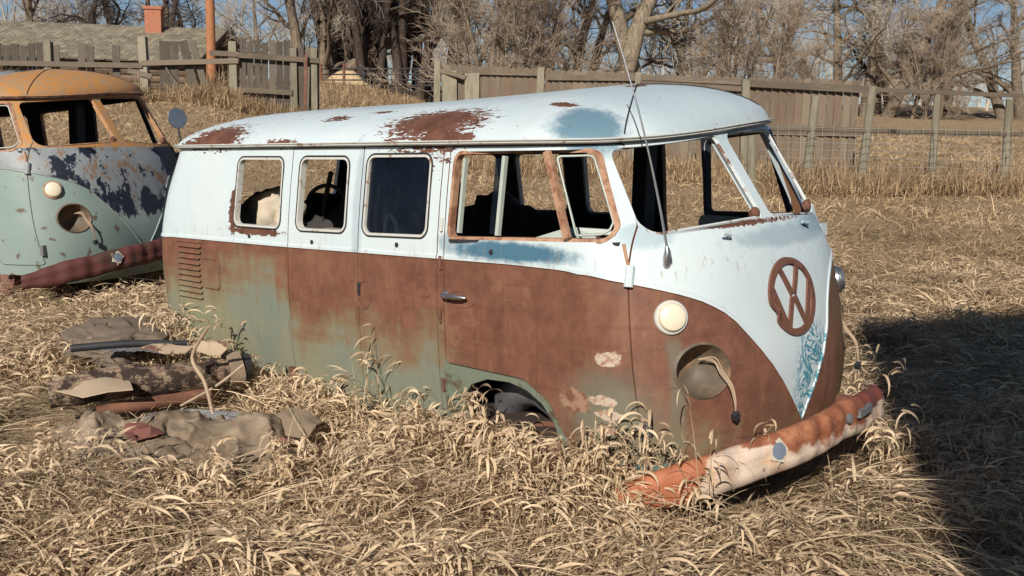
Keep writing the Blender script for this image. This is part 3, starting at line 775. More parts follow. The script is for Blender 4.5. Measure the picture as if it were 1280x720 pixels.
    # wiper stubs, screen rust
    for sd in (-1, 1):
        b = MB(); y = .34 * sd; x = front_x(y, 1.305); b.tube([(x + .004, y, 1.300), (x + .024, y - .03, 1.312), (x + .020, y - .075, 1.318)], [.010, .010, .006], 8); b.obj('wiper_stub', M['white'], body, True)
        poly = WSR if sd < 0 else mirror(WSR)
        pts = [(front_x(a, q) - .012, a, q) for a, q in offset_poly(poly, -.003)]
        b = MB(); b.tube(pts, .007, 6, True); b.obj('screen_seal', M['screenrust'], body, True)
    b = MB(); b.bar((front_x(0, 1.33) - .035, 0, 1.34), (front_x(0, 1.67) - .035, 0, 1.67), .045, .03, up=(1, 0, 0)); b.obj('centre_post', M['white'], body)
    b = MB(); b.lathe([(.020, -.02), (.024, .0), (.020, .010), (.0001, .014)], (front_x(-.05, 1.37) - .01, -.066, 1.372), (1, -.2, .6), 12); b.obj('rust_knob', M['rustdark'], body, True)
    b = MB(); b.lathe([(.02, -.02), (.024, .0), (.018, .010), (.0001, .013)], (front_x(.64, 1.345) - .02, .635, 1.36), (1, .2, .6), 12); b.obj('rust_knob', M['rustdark'], body, True)
    # interior
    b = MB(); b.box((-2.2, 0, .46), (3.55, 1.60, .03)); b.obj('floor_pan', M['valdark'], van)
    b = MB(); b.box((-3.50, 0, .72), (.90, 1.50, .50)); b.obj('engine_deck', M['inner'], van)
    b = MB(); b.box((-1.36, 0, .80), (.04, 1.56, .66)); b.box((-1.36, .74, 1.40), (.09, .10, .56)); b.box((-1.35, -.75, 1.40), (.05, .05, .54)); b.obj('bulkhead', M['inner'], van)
    b = MB()
    for yc in (.38,):
        b.box((-1.17, yc, .80), (.42, .60, .16)); b.box((-1.27, yc, 1.03), (.10, .56, .40), Matrix.Rotation(-.15, 3, 'Y'))
    b.box((-1.20, -.15, .80), (.36, .40, .16)); b.obj('seat', M['inner'], van)
    b = MB(); pts = []
    vs = []; nn = 24
    for i in range(nn + 1):
        y = -.74 + 1.48 * i / nn
        for (dx, z) in ((-.03, 1.325), (-.17, 1.315), (-.20, 1.20), (-.17, 1.10), (-.03, 1.10)):
            vs.append((front_x(y, z) + dx, y, z))
    b.add(vs, [(i * 5 + k, (i + 1) * 5 + k, (i + 1) * 5 + k + 1, i * 5 + k + 1) for i in range(nn) for k in range(4)]); b.obj('dashboard', M['dash'], van, True, 50)
    # steering column stub
    b = MB(); b.tube([(-.45, .42, .55), (-.62, .42, 1.20)], .018, 8); b.obj('steering_column', M['darkmetal'], van)
    # pale inner panel of the far front door, ribbed
    b = MB(); q = rrect([(-1.24, .78), (-.44, .74), (-.44, 1.275), (-1.24, 1.262)], .04, 4)
    yy = .815; b.add([(x, yy, z) for x, z in q] + [(x, yy - .012, z) for x, z in q], [tuple(range(len(q))), tuple(range(2 * len(q) - 1, len(q) - 1, -1))] + [(i, (i + 1) % len(q), len(q) + (i + 1) % len(q), len(q) + i) for i in range(len(q))])
    for k in range(6): b.bar((-1.05 + .11 * k, yy - .018, 1.02), (-1.05 + .11 * k, yy - .018, 1.20), .022, .014)
    b.obj('door_panel', M['innerpale'], fdl)
    b = MB(); b.tube([(-.80 + .075 * math.cos(a), yy - .03, 1.04 + .10 * math.sin(a)) for a in np.linspace(0, math.pi, 12)], .018, 6); b.obj('door_pull', M['darkmetal'], fdl)
    # pale rear wall of the cab seen low in the side window
    b = MB(); b.add([(-.60, -.45, 1.20), (-1.10, -.52, 1.20), (-1.10, -.50, 1.335), (-.86, -.46, 1.385), (-.72, -.45, 1.38), (-.60, -.45, 1.29)], [(0, 1, 2, 3, 4, 5)]); 
    # front wheel housing and a hub showing in the arch
    b = MB(); b.tube([(-1.16, -.60, .40), (-1.12, -.62, .52), (-1.02, -.64, .60), (-.90, -.65, .615), (-.78, -.66, .57), (-.70, -.66, .47), (-.68, -.66, .36)], [.07, .085, .09, .09, .09, .08, .07], 14); b.obj('wheel_housing', M['steel'], van, True)
    b = MB(); b.box((-.92, -.42, .56), (.66, .03, .60)); b.box((-.92, -.60, .78), (.62, .40, .03)); b.obj('arch_liner', M['inner'], van)
    b = MB(); b.lathe([(.02, .04), (.05, .045), (.075, .02), (.115, .015), (.15, -.01), (.165, .02), (.185, .03), (.188, -.04), (.16, -.06), (.0001, -.06)], (-.78, -.78, .32), (.25, -1, .35), 30); b.obj('brake_drum', M['rustdark'], van, True)
    # valance strip and chassis rail under the body
    b = MB(); b.bar((-2.55, -.80, .36), (-1.20, -.80, .36), .03, .09); b.obj('chassis_rail', M['darkmetal'], van)
    b = MB(); 
    vs = []; nn = 30
    for i in range(nn + 1):
        y = -.83 + 1.66 * i / nn
        for (dx, z) in ((-.012, .43), (-.02, .36), (-.06, .31)):
            vs.append((front_x(y * .985, .45) + dx, y, z))
    b.add(vs, [(i * 3 + k, (i + 1) * 3 + k, (i + 1) * 3 + k + 1, i * 3 + k + 1) for i in range(nn) for k in range(2)]); b.obj('valance', M['valance'], van, True)
    for x, z in ((-2.50, .47),):
        b = MB(); b.box(side_pt(x - .005, z - .02, .01), (.05, .04, .12)); b.obj('jacking_bracket', M['rust'], body)
    # wheel arch flange (painted lip, green)
    b = MB(); ap = [(-1.30, .40), (-1.30, .60), (-1.29, .695), (-.845, .690), (-.71, .615), (-.645, .49)]
    # bumper
    BY = [(-1.05, .36), (-.98, .38), (-.8, .42), (-.5, .478), (0, .525), (.3, .505), (.6, .452), (.82, .405)]
    def bx(y): return .175 - .30 * abs(y / .9) ** 2.3
    b = MB(); ys = np.linspace(-1.03, .80, 130); vs = []; prof = []
    for k in range(13):
        a = -math.pi / 2 * 1.12 + k / 12 * math.pi * 1.12; prof.append((math.cos(a) ** .8 * .048 if math.cos(a) > 0 else math.cos(a) * .05, math.sin(a) * .083))
    pr2 = []
    for (px_, pz_) in prof: pr2.append((px_, pz_))
    rn = np.random.default_rng(4)
    for i, y in enumerate(ys):
        z = itp(y, BY); dxy = -(bx(y + .01) - bx(y - .01)) / .02; nrm = Vector((1, dxy, 0)).normalized()
        cr = .006 * math.sin(y * 23) * math.sin(y * 7 + 1) + .004 * math.sin(y * 61) + (-.012 * math.exp(-((y + .62) / .05) ** 2)) + (-.010 * math.exp(-((y - .33) / .04) ** 2))
        tip_ = max(0, (abs(y) - .80) / .18) if y < 0 else 0
        sc_ = (1 - .35 * min(1, tip_) ** 2) * (1 + .12 * max(0, y))
        for (px_, pz_) in pr2:
            rr = px_ - .012 * math.exp(-((pz_ - .0) / .012) ** 2)
            p = Vector((bx(y), y, z)) + nrm * (rr * sc_ + cr) + Vector((0, 0, pz_ * sc_ + cr * .5)); vs.append(p)
        for (px_, pz_) in pr2[::-1]:
            p = Vector((bx(y), y, z)) + nrm * (px_ * sc_ + cr - .008) + Vector((0, 0, pz_ * sc_ * .95 + cr * .5)); vs.append(p)
    from mathutils import noise as mnz
    vs = [v + v.normalized() * (mnz.noise(v * 14) * .0035 + mnz.noise(v * 45) * .0016) for v in vs]
    K = 26; fs = [(i * K + k, (i + 1) * K + k, (i + 1) * K + (k + 1) % K, i * K + (k + 1) % K) for i in range(len(ys) - 1) for k in range(K)]
    fs += [tuple(range(K)), tuple((len(ys) - 1) * K + k for k in range(K - 1, -1, -1))]
    b.add(vs, fs); bo = b.obj('bumper', M['bumper'], van, True, 50)
    def bp(y, dz, o): return Vector((bx(y) + .049 + o, y, itp(y, BY) + dz))
    b = MB(); b.lathe([(.034, -.01), (.034, .004), (.0001, .006)], bp(-.49, .025, -.002), (1, -.35, .25), 8); b.obj('bumper_cap', M['bluecap'], bo)
    b = MB(); b.lathe([(.05, -.012), (.05, .001), (.0001, .002)], bp(-.49, .025, -.004), (1, -.35, .25), 5); b.bar(bp(-.485, -.02, .0), bp(-.485, -.075, -.03), .02, .006); b.obj('bumper_washer', M['wire'], bo)
    for (y, dz) in ((-.02, .02), (.20, .03)):
        b = MB(); b.lathe([(.020, -.01), (.022, .006), (.012, .010), (.0001, .010)], bp(y, dz, -.006), (1, -.05, .25), 10); b.obj('bumper_bolt', M['steel'], bo, True)
    b = MB(); b.bar(bp(.05, .025, .004), bp(.17, .035, .002), .02, .03); b.obj('bumper_clip', M['steel'], bo)
    # step brackets behind the bumper
    for y in (-.45, .45):
        b = MB(); b.bar((front_x(y, .45) - .05, y, itp(y, BY)), (bx(y) + .02, y, itp(y, BY)), .05, .06); b.obj('bumper_bracket', M['rust'], bo)
    # the far front corner of the cab is pushed up and out
    def ss_(v): v = max(0.0, min(1.0, v)); return v * v * (3 - 2 * v)
    done = set()
    def walk(o):
        if o.type == 'MESH' and o.data.name not in done:
            done.add(o.data.name)
            for v in o.data.vertices:
                x, y, z = v.co
                k = ss_((y + .75) / 1.5) * ss_((x + 2.3) / 1.75) * max(0.0, min(1.15, (z - 1.30) / .39))
                if k > 0: v.co.z += .095 * k; v.co.y += .055 * k; v.co.x += .01 * k
        for ch in o.children: walk(ch)
    walk(van)
    return van
def smooth_path(pp, k=4):
    pp = [Vector(p) for p in pp]; out = []
    for i in range(len(pp) - 1):
        p0 = pp[max(i - 1, 0)]; p1 = pp[i]; p2 = pp[i + 1]; p3 = pp[min(i + 2, len(pp) - 1)]
        for j in range(k):
            t = j / k
            out.append(.5 * ((2 * p1) + (p2 - p0) * t + (2 * p0 - 5 * p1 + 4 * p2 - p3) * t * t + (3 * p1 - p0 - 3 * p2 + p3) * t ** 3))
    out.append(pp[-1]); return out
M['screenrust'] = mat_mixpaint('screen_edge_rust', (.55, .58, .58), (.15, .06, .04), .57, 9, .55, .04)
M['valdark'] = plain('rusty_floor', (.04, .025, .018), .9, var=.5)
M['dash'] = plain('dash_rusty_black', (.05, .028, .022), .8, var=.5, scale=5)
M['valance'] = mat_mixpaint('valance_green', (.10, .16, .135), (.10, .045, .025), .52, 5, .7, .08)
van = build_van()
bpy.data.objects.remove(VAN)
tag(van, 'rusty white and brown microbus shell with round emblem on its nose', 'van')
# ------------------------------------------------------------------ ground
def ground_mat():
    t = NT('dry_ground'); n = t.noise(scale=.22, detail=6); n2 = t.noise(scale=2.6, detail=8, rough=.7); n3 = t.noise(scale=22, detail=6, rough=.75); st = t.noise(sc3=(1, 1, 1), scale=60, detail=3)
    c = t.ramp(n3, [(.32, (.13, .088, .053)), (.48, (.33, .235, .14)), (.62, (.50, .37, .23)), (.8, (.62, .48, .31))])
    c = t.mix(t.m('MULTIPLY', t.ss(n2, .42, .68), .55), c, (.50, .37, .225))
    c = t.mix(t.m('MULTIPLY', t.ss(t.noise(scale=.9, detail=6, rough=.7), .55, .68), .6), c, (.17, .115, .07)); c = t.mix(t.m('MULTIPLY', t.ss(n, .42, .62), .45), c, (.38, .265, .155))
    t.bump(t.m('ADD', t.m('MULTIPLY', n3, 1.0), t.m('MULTIPLY', st, .6)), .9, .04)
    return t.fin(c, .95, 0, .1)
M['ground'] = ground_mat()
def make_ground():
    N = 300; u = np.linspace(-1, 1, N); a = np.sinh(5.6 * u) / math.sinh(5.6) * 420
    D, Rr = np.meshgrid(a + 6, a, indexing='ij')
    X = CW.x + D * FWD.x + Rr * RGT.x; Y = CW.y + D * FWD.y + Rr * RGT.y; Z = ground_h_np(X, Y)
    V = np.stack([X, Y, Z], -1).reshape(-1, 3); i = np.arange(N * N).reshape(N, N)
    F = np.stack([i[:-1, :-1], i[:-1, 1:], i[1:, 1:], i[1:, :-1]], -1).reshape(-1, 4)
    o = link('ground', np_mesh('ground', V, F, [M['ground']], True)); tag(o, kind='structure'); return o
make_ground()

# ------------------------------------------------------------------ dry grass
QI = np.array(QW.transposed())
def van_coords(P): return P @ QI.T
def blades(P, head, L, W, a0, curl, seg=5, twist=.6, side=None, rng=RNG):
    """ribbons rooted at P: heading, length, width, start elevation, total curl"""
    N = len(P); pts = np.zeros((N, seg + 1, 3)); pts[:, 0] = P; hd = head.copy(); bend = rng.normal(0, .25, N)
    for i in range(seg):
        t = (i + .5) / seg; el = a0 - curl * t ** 1.15; hd = hd + bend / seg
        stp = (L / seg)[:, None] * np.stack([np.cos(hd) * np.cos(el), np.sin(hd) * np.cos(el), np.sin(el)], -1)
        pts[:, i + 1] = pts[:, i] + stp
    tw = rng.uniform(-twist, twist, N) * 2; V = np.zeros((N, seg + 1, 2, 3)); tw0 = rng.uniform(-.9, .9, N)
    for i in range(seg + 1):
        t = i / seg; w = W * (1 - .92 * t ** 2.2) * (.55 + .45 * min(1, t * 4)) * .5; ang = tw0 + tw * t
        sx = -np.sin(hd) * np.cos(ang); sy = np.cos(hd) * np.cos(ang); sz = np.sin(ang); sv = np.stack([sx, sy, sz], -1) * w[:, None]
        V[:, i, 0] = pts[:, i] - sv; V[:, i, 1] = pts[:, i] + sv
    b = np.arange(N)[:, None] * (seg + 1) * 2; k = np.arange(seg)[None, :] * 2
    F = np.stack([b + k, b + k + 1, b + k + 3, b + k + 2], -1).reshape(-1, 4)
    return V.reshape(-1, 3), F
def scatter(N, d0, d1, pw, mg=.5, rng=RNG):
    """points thinned with distance, over the camera's field plus a margin"""
    u = rng.random(N)
    d = (d0 ** pw + u * (d1 ** pw - d0 ** pw)) ** (1 / pw) if abs(pw) > .01 else d0 * (d1 / d0) ** u
    r = (rng.random(N) * 2 - 1) * (d * .545 + mg)
    X = CW.x + d * FWD.x + r * RGT.x; Y = CW.y + d * FWD.y + r * RGT.y
    return np.stack([X, Y, np.zeros(N)], -1), d, r
def outside_vans(P, inset=.10):
    dd = (P[:, 0] - CW.x) * FWD.x + (P[:, 1] - CW.y) * FWD.y; px = 640 + FOC * ((P[:, 0] - CW.x) * RGT.x + (P[:, 1] - CW.y) * RGT.y) / dd
    junk = (dd > 3.85) & (dd < 4.62) & (px < 372) & (px > -40) & (RNG.random(len(P)) < .93)
    junk |= (dd > 4.62) & (dd < 5.1) & (px < 300) & (px > 0) & (RNG.random(len(P)) < .8)
    q = van_coords(P); ok = ~((q[:, 0] > -4.1 + inset) & (q[:, 0] < .05 - inset) & (np.abs(q[:, 1]) < .86 - inset))
    return ok & ~junk
def mound(x, y):
    """height of the flopped-over grass above the ground"""
    h = np.clip(fbm(x * 2.6, y * 2.6, 21) - .34, 0, 1) * .36
    P = np.stack([x, y, 0 * x], -1); q = van_coords(P)
    def bump(cx, cy, sx, sy, a): return a * np.exp(-((q[:, 0] - cx) / sx) ** 2 - ((q[:, 1] - cy) / sy) ** 2)
    h = h + bump(-1.30, -1.15, .22, .2, .15) + bump(-.85, -1.10, .40, .13, .20) + bump(-2.4, -1.0, 1.1, .12, .09) + bump(-.35, -1.02, .2, .12, .08) + bump(-3.9, -1.05, .5, .3, .22) + bump(.45, -1.0, .25, .3, .0) + bump(.35, .75, .3, .3, .10)
    return h
def flow(P, rng, sp=1.0): return 12.0 * fbm(P[:, 0] * .9, P[:, 1] * .9, 90) + rng.normal(0, sp, len(P))
def szf(P): return .62 + 1.0 * np.clip(fbm(P[:, 0] * 1.3, P[:, 1] * 1.3, 33) * 1.5 - .3, 0, 1)
def tnf(P): return (fbm(P[:, 0] * .8, P[:, 1] * .8, 51) - .5) * .7
class Grass:
    def __init__(s): s.V = []; s.F = []; s.T = []; s.n = 0
    def add(s, V, F, tint, per):
        s.V.append(V); s.F.append(F + s.n); s.n += len(V); s.T.append(np.repeat(tint, per))
    def obj(s, name, mat):
        o = link(name, np_mesh(name, np.concatenate(s.V), np.concatenate(s.F), [mat], False, np.concatenate(s.T))); return o
M['straw'] = mat_straw('straw', (.36, .255, .155), (.77, .60, .40), (.11, .07, .038))
M['straw_far'] = mat_straw('straw_far', (.40, .28, .16), (.68, .51, .31), (.15, .095, .052))
def near_grass():
    g = Grass(); rng = np.random.default_rng(5)
    # short broken thatch lying every way
    P, d, r = scatter(105000, 2.75, 11.5, .7, .5, rng); P = P[outside_vans(P)]; n = len(P)
    P[:, 2] = ground_h_np(P[:, 0], P[:, 1]) + rng.random(n) * (.02 + .8 * mound(P[:, 0], P[:, 1]))
    V, F = blades(P, flow(P, rng, 1.1), rng.uniform(.04, .17, n), rng.uniform(.0025, .0065, n), rng.uniform(-.2, .7, n), rng.uniform(-.2, 1.2, n), 3, rng=rng)
    g.add(V, F, np.clip(rng.normal(.36, .2, n) + tnf(P), 0, 1), 8)
    # flopped, curling leaves in clumps
    P, d, r = scatter(150000, 2.75, 9.5, .5, .4, rng)
    cl = fbm(P[:, 0] * 2.6, P[:, 1] * 2.6, 40); keep = (cl > .45 + .22 * (rng.random(len(P)) - .5)) & outside_vans(P, .04)
    q = van_coords(P); right = (q[:, 0] > .5) & (rng.random(len(P)) < .45); keep &= ~right
    P = P[keep]; n = len(P); mo = mound(P[:, 0], P[:, 1]); z_ = szf(P)
    P[:, 2] = ground_h_np(P[:, 0], P[:, 1]) + (.015 + mo * rng.uniform(.35, 1.15, n))
    V, F = blades(P, flow(P, rng, 1.5), rng.uniform(.045, .125, n) * z_, rng.uniform(.004, .0125, n) * z_ ** .7, rng.uniform(-.6, 1.2, n), rng.uniform(.1, 3.4, n), 6, 1.6, rng=rng)
    g.add(V, F, np.clip(rng.normal(.62, .24, n) + tnf(P) * .6, 0, 1), 14)
    # broad dead leaves, folded and flat
    P, d, r = scatter(4500, 2.8, 8, .5, .4, rng); P = P[outside_vans(P, -.02)]; n = len(P)
    P[:, 2] = ground_h_np(P[:, 0], P[:, 1]) + .03 + mound(P[:, 0], P[:, 1]) * rng.uniform(.7, 1.15, n)
    V, F = blades(P, flow(P, rng, .9), rng.uniform(.09, .19, n), rng.uniform(.009, .016, n), rng.uniform(-.1, .9, n), rng.uniform(.4, 2.6, n), 7, 1.9, rng=rng)
    g.add(V, F, np.clip(rng.normal(.74, .16, n), 0, 1), 16)
    # long fallen stems
    P, d, r = scatter(9000, 2.8, 9, .7, .4, rng); P = P[outside_vans(P, -.05)]; n = len(P)
    P[:, 2] = ground_h_np(P[:, 0], P[:, 1]) + .02 + mound(P[:, 0], P[:, 1]) * rng.uniform(.5, 1.0, n)
    V, F = blades(P, flow(P, rng, .7), rng.uniform(.25, .65, n), rng.uniform(.0025, .005, n), rng.uniform(.0, .4, n), rng.uniform(.1, .8, n), 6, rng=rng)
    g.add(V, F, np.clip(rng.normal(.6, .2, n), 0, 1), 14)
    o = g.obj('dry_grass', M['straw']); tag(o, 'flopped dead straw coloured grass heaped in the foreground', 'dry grass', kind='stuff')
    g = Grass()
    P, d, r = scatter(150000, 7.5, 34, .8, 1.5, rng); P = P[outside_vans(P, -.05)]; n = len(P)
    dd = (P[:, 0] - CW.x) * FWD.x + (P[:, 1] - CW.y) * FWD.y
    cl = fbm(P[:, 0] * 1.1, P[:, 1] * 1.1, 60); hs = .4 + 1.3 * np.clip(cl - .3, 0, 1)
    P[:, 2] = ground_h_np(P[:, 0], P[:, 1]) - .01
    wd = .008 * (dd / 8) ** .7
    V, F = blades(P, flow(P, rng, 1.2), rng.uniform(.08, .26, n) * hs * (dd / 12) ** .25, rng.uniform(.7, 1.3, n) * wd, rng.uniform(.0, 1.2, n), rng.uniform(.1, 1.8, n), 3, rng=rng)
    g.add(V, F, np.clip(rng.normal(.58, .22, n) + tnf(P) * .8, 0, 1), 8)
    P, d, r = scatter(26000, 7.0, 24, .7, 1.5, rng); cl = fbm(P[:, 0] * 1.7, P[:, 1] * 1.7, 71); P = P[(cl > .60) & outside_vans(P, -.05)]; n = len(P)
    P[:, 2] = ground_h_np(P[:, 0], P[:, 1]) - .01
    V, F = blades(P, rng.random(n) * 6.283, rng.uniform(.18, .42, n), rng.uniform(.008, .015, n), rng.uniform(.5, 1.4, n), rng.uniform(.5, 2.0, n), 5, rng=rng); g.add(V, F, np.clip(rng.normal(.6, .25, n), 0, 1), 12)
    o = g.obj('field_grass', M['straw_far']); tag(o, 'short tan grass covering the field behind the white van', 'grass', kind='stuff')
near_grass()

def plant(px, py, d, n_stem, h, leaves=9, spread=.10, seed=0, lean=0.0, up=False):
    """a standing dead grass plant: stems with long drooping leaves; px/py is where its foot shows"""
    rng = np.random.default_rng(seed + 100); b = at(px, py, d); b.z = gh(b.x, b.y) + float(mound(np.array([b.x]), np.array([b.y]))[0]) * .4
    g = Grass(); n = n_stem
    P = np.zeros((n, 3)) + np.array(b); P[:, :2] += rng.normal(0, spread, (n, 2)) * .5
    hd = rng.random(n) * 6.283; L = h * rng.uniform(.6, 1.1, n)
    a0 = rng.uniform(1.1, 1.5, n); cu = rng.uniform(.1, .7, n)
    V, F = blades(P, hd, L, np.full(n, .006), a0, cu, 8, .2, rng=rng); g.add(V, F, np.full(n, .6), 18)
    pts = V.reshape(n, 9, 2, 3).mean(2)
    Q = []; 
    for i in range(n):
        for k in range(int(leaves * 1.7)):
            t = rng.uniform(.25, 1.0) * 8; j = min(7, int(t)); Q.append(pts[i, j] + (pts[i, j + 1] - pts[i, j]) * (t - j))
    Q = np.array(Q); Q = Q + rng.normal(0, .012, Q.shape); m = len(Q)
    V, F = blades(Q, rng.random(m) * 6.283, rng.uniform(.07, .17, m), rng.uniform(.008, .016, m), rng.uniform(.0, 1.2, m), rng.uniform(.9 if up else 1.8, 1.8 if up else 3.6, m), 8, .9, rng=rng)
    g.add(V, F, np.clip(rng.normal(.72, .15, m), 0, 1), 18)
    return g
# ------------------------------------------------------------------ standing dead plants near the vans
PLANTS = [
 (610, 585, 3.90, 6, .30, 12, 'low dense tangle of pale dead leaves under the middle of the wheel arch'),
 (660, 590, 3.72, 5, .30, 12, 'dense pale dead leaves in front of the right half of the wheel arch'),
 (735, 590, 3.58, 5, .30, 10, 'curled dead leaves below the front door between arch and hinge'),
 (525, 560, 4.22, 5, .26, 12, 'low pale tangle of dead leaves under the cargo door edge'),
 (400, 520, 4.80, 4, .28, 8, 'small dead plant at the foot of the rear cargo door'),
 (320, 500, 5.15, 4, .26, 8, 'small dead plant between the scrap and the rear cargo door'),
 (592, 560, 4.0, 5, .36, 10, 'tall heap of curled dead leaves standing before the open wheel arch'),
 (558, 560, 4.14, 4, .30, 10, 'pale curled dead grass plant at the foot of the seam left of the arch'),
 (632, 590, 3.78, 3, .26, 8, 'drooping straw plant in front of the rusty hub in the wheel arch'),
 (695, 590, 3.62, 3, .28, 7, 'thin dead plant hanging over the right edge of the wheel arch'),
 (780, 590, 3.52, 5, .40, 9, 'bent dead plant below the pale scraped patches of the front door'),
 (465, 530, 4.50, 5, .55, 7, 'sparse dead grass plant with feathery leaves against the green cargo door'),
 (500, 560, 4.36, 3, .30, 6, 'low arched dead stems beside the cargo door foot'),
 (245, 470, 5.30, 7, .58, 9, 'feathery dead grass plant beside the louvred rear corner of the white van'),
 (205, 455, 5.65, 7, .36, 9, 'bushy tuft of dead grass at the far left behind the junk heap'),
 (885, 600, 3.52, 6, .55, 8, 'dead plant rising before the empty headlamp hole'),
 (850, 600, 3.62, 4, .45, 6, 'dead plant tangled at the near end of the rusty bumper'),
 (1068, 520, 4.72, 8, .46, 9, 'stiff spiky dead plant standing behind the far tip of the bumper'),
 (1110, 640, 4.2, 5, .34, 9, 'arching pale leaves at the right in front of the black shadow'),
 (345, 600, 3.85, 4, .26, 12, 'curled white straw plant growing over the brown canvas'),
 (250, 610, 3.75, 4, .30, 12, 'curly dead plant hanging over the left of the brown canvas'),
 (940, 600, 3.3, 2, .34, 6, 'thin dead stems crossing the middle of the rusty bumper'),
]
for i, (px, py, d, ns, h, lv, lab) in enumerate(PLANTS):
    g = plant(px, py, d, ns, h, lv, .12, i, up=(i == 11)); o = g.obj('dead_grass_plant', M['straw'])
    tag(o, lab, 'plant', 'dead grass plants around the vans')

# ------------------------------------------------------------------ fences
M['wood_l'] = mat_wood('grey_fence_wood', (.085, .068, .052), (.16, .13, .10), (.035, .028, .02))
M['wood_r'] = mat_wood('brown_fence_wood', (.125, .098, .072), (.21, .17, .125), (.045, .033, .025), red=(.18, .115, .07))
M['post'] = mat_wood('weathered_post', (.20, .175, .12), (.33, .30, .22), (.07, .06, .04), (5, 5, .7))
M['rail'] = mat_wood('weathered_rail', (.13, .10, .07), (.22, .175, .125), (.04, .03, .02), (1.5, 1.5, 9))
M['wire'] = M['wire']
M['fencewire'] = plain('fence_wire', (.33, .30, .26), .6, .2)
class PB(MB):
    """planks with a random tint per plank"""
    def __init__(s): super().__init__(); s.t = []
    def plank(s, a, b, w, th, ear=0.0, tint=None, face=None):
        n0 = len(s.v); a = Vector(a); b = Vector(b); d = (b - a); L = d.length; d.normalize()
        f = Vector(face) if face is not None else FWD; r = d.cross(f).normalized(); f = r.cross(d)
        pro = [(-w / 2, 0), (w / 2, 0)]
        pro += [(w / 2, L - ear), (w / 2 - ear, L), (-w / 2 + ear, L), (-w / 2, L - ear)] if ear > 0 else [(w / 2, L + random.uniform(-.015, .015)), (-w / 2, L)]
        k = len(pro); vs = [a + r * x + d * y + f * s_ for s_ in (-th / 2, th / 2) for x, y in pro]
        fs = [tuple(range(k)), tuple(range(2 * k - 1, k - 1, -1))] + [(i, k + i, k + (i + 1) % k, (i + 1) % k) for i in range(k)]
        s.add(vs, fs); s.t += [random.random() if tint is None else tint] * (len(s.v) - n0)
    def obj(s, name, mats, parent=None, smooth=False, angle=35):
        while len(s.t) < len(s.v): s.t.append(.3)
        o = super().obj(name, mats, parent, smooth, angle); a = o.data.attributes.new('tint', 'FLOAT', 'POINT'); a.data.foreach_set('value', s.t); return o
def fpost(name, px, ytop, d, w, parent, dx=0.0, mat='post', round_=False, below=.3):
    t = at(px, ytop, d); b = at(px + dx, ytop, d); b.z = gh(b.x, b.y) - below; m = PB()
    if round_: m.tube([b, b.lerp(t, .5) + Vector((random.uniform(-.01, .01), 0, 0)), t], [w / 2 * 1.05, w / 2, w / 2 * .93], 9)
    else: m.plank(b, t, w, w, 0, random.random())
    return m.obj(name, M[mat], parent)
def board_run(parent, px0, px1, y0, y1, d0, d1, H, w=.14, gap=.0, mat='wood_r', ear=.03, lean=0, jit=.012, name='board_panel', dback=.03, skip=()):
    a = at(px0, y0, d0 + dback); b = at(px1, y1, d1 + dback); L = (b - a).length; n = max(1, int(L / (w + gap))); m = PB()
    dirv = (b - a) / L
    for i in range(n):
        if i in skip: continue
        top = a + dirv * ((i + .5) * L / n) + Vector((0, 0, random.uniform(-jit, jit)))
        ln = lean * (i / n); bot = top + Vector((0, 0, -H)) + RGT * (random.uniform(-.012, .012) + ln)
        m.plank(bot, top, w * random.uniform(.97, 1.03), .018, ear, None)
    return m.obj(name, M[mat], parent)
def rail(parent, px0, y0, px1, y1, d0, d1, h=.09, th=.04, mat='rail', name='rail', off=-.03):
    m = PB(); m.plank(at(px0, y0, d0 + off), at(px1, y1, d1 + off), h, th, 0, random.random()); return m.obj(name, M[mat], parent)
def dlin(px): return 21.0 + (px - 547) / (1085 - 547) * (18.4 - 21.0)
# right fence, four runs of dog-eared boards
fr = empty('board_fence', gdr(20, 2)); fr_m = fr.location.copy()
fr.location = (0, 0, 0)
fpost('post', 547, 76, dlin(547), .13, fr)
fpost('post', 676, 84, dlin(676), .14, fr); fpost('post', 798, 90, dlin(798) , .12, fr); fpost('post', 932, 100, dlin(932) - .1, .14, fr, 4)
for (a, b, ya, yb) in ((555, 680, 80, 86), (682, 797, 86, 91), (800, 932, 91, 97), (936, 1076, 96, 101)):
    board_run(fr, a, b, ya, yb, dlin(a), dlin(b), 1.78, ear=.035)
rail(fr, 552, 90, 680, 93, dlin(552), dlin(680), .07); rail(fr, 684, 97, 800, 98, dlin(684), dlin(800), .10, name='rail')
rail(fr, 803, 97, 930, 103, dlin(803), dlin(930), .10); rail(fr, 800, 104, 928, 111, dlin(800), dlin(928), .10, off=-.05)
rail(fr, 934, 104, 1100, 113, dlin(934), dlin(1100), .13, off=-.06); rail(fr, 960, 164, 1076, 168, dlin(960), dlin(1076), .10)
rail(fr, 572, 137, 700, 140, dlin(572), dlin(700), .09); rail(fr, 705, 141, 930, 150, dlin(705), dlin(930), .09)
m = PB(); m.plank(at(562, 130, dlin(562) - .12), at(562, 88, dlin(562) - .12), .30, .02, 0, .0); m.plank(at(590, 130, dlin(590) - .1), at(590, 91, dlin(590) - .1), .30, .02, 0, .0); m.obj('patch_board', M['post'], fr)
rail(fr, 550, 88, 582, 97, dlin(550) - .14, dlin(582) - .14, .08)
tag(fr, 'long brown board fence with notched tops behind the white van', 'fence')
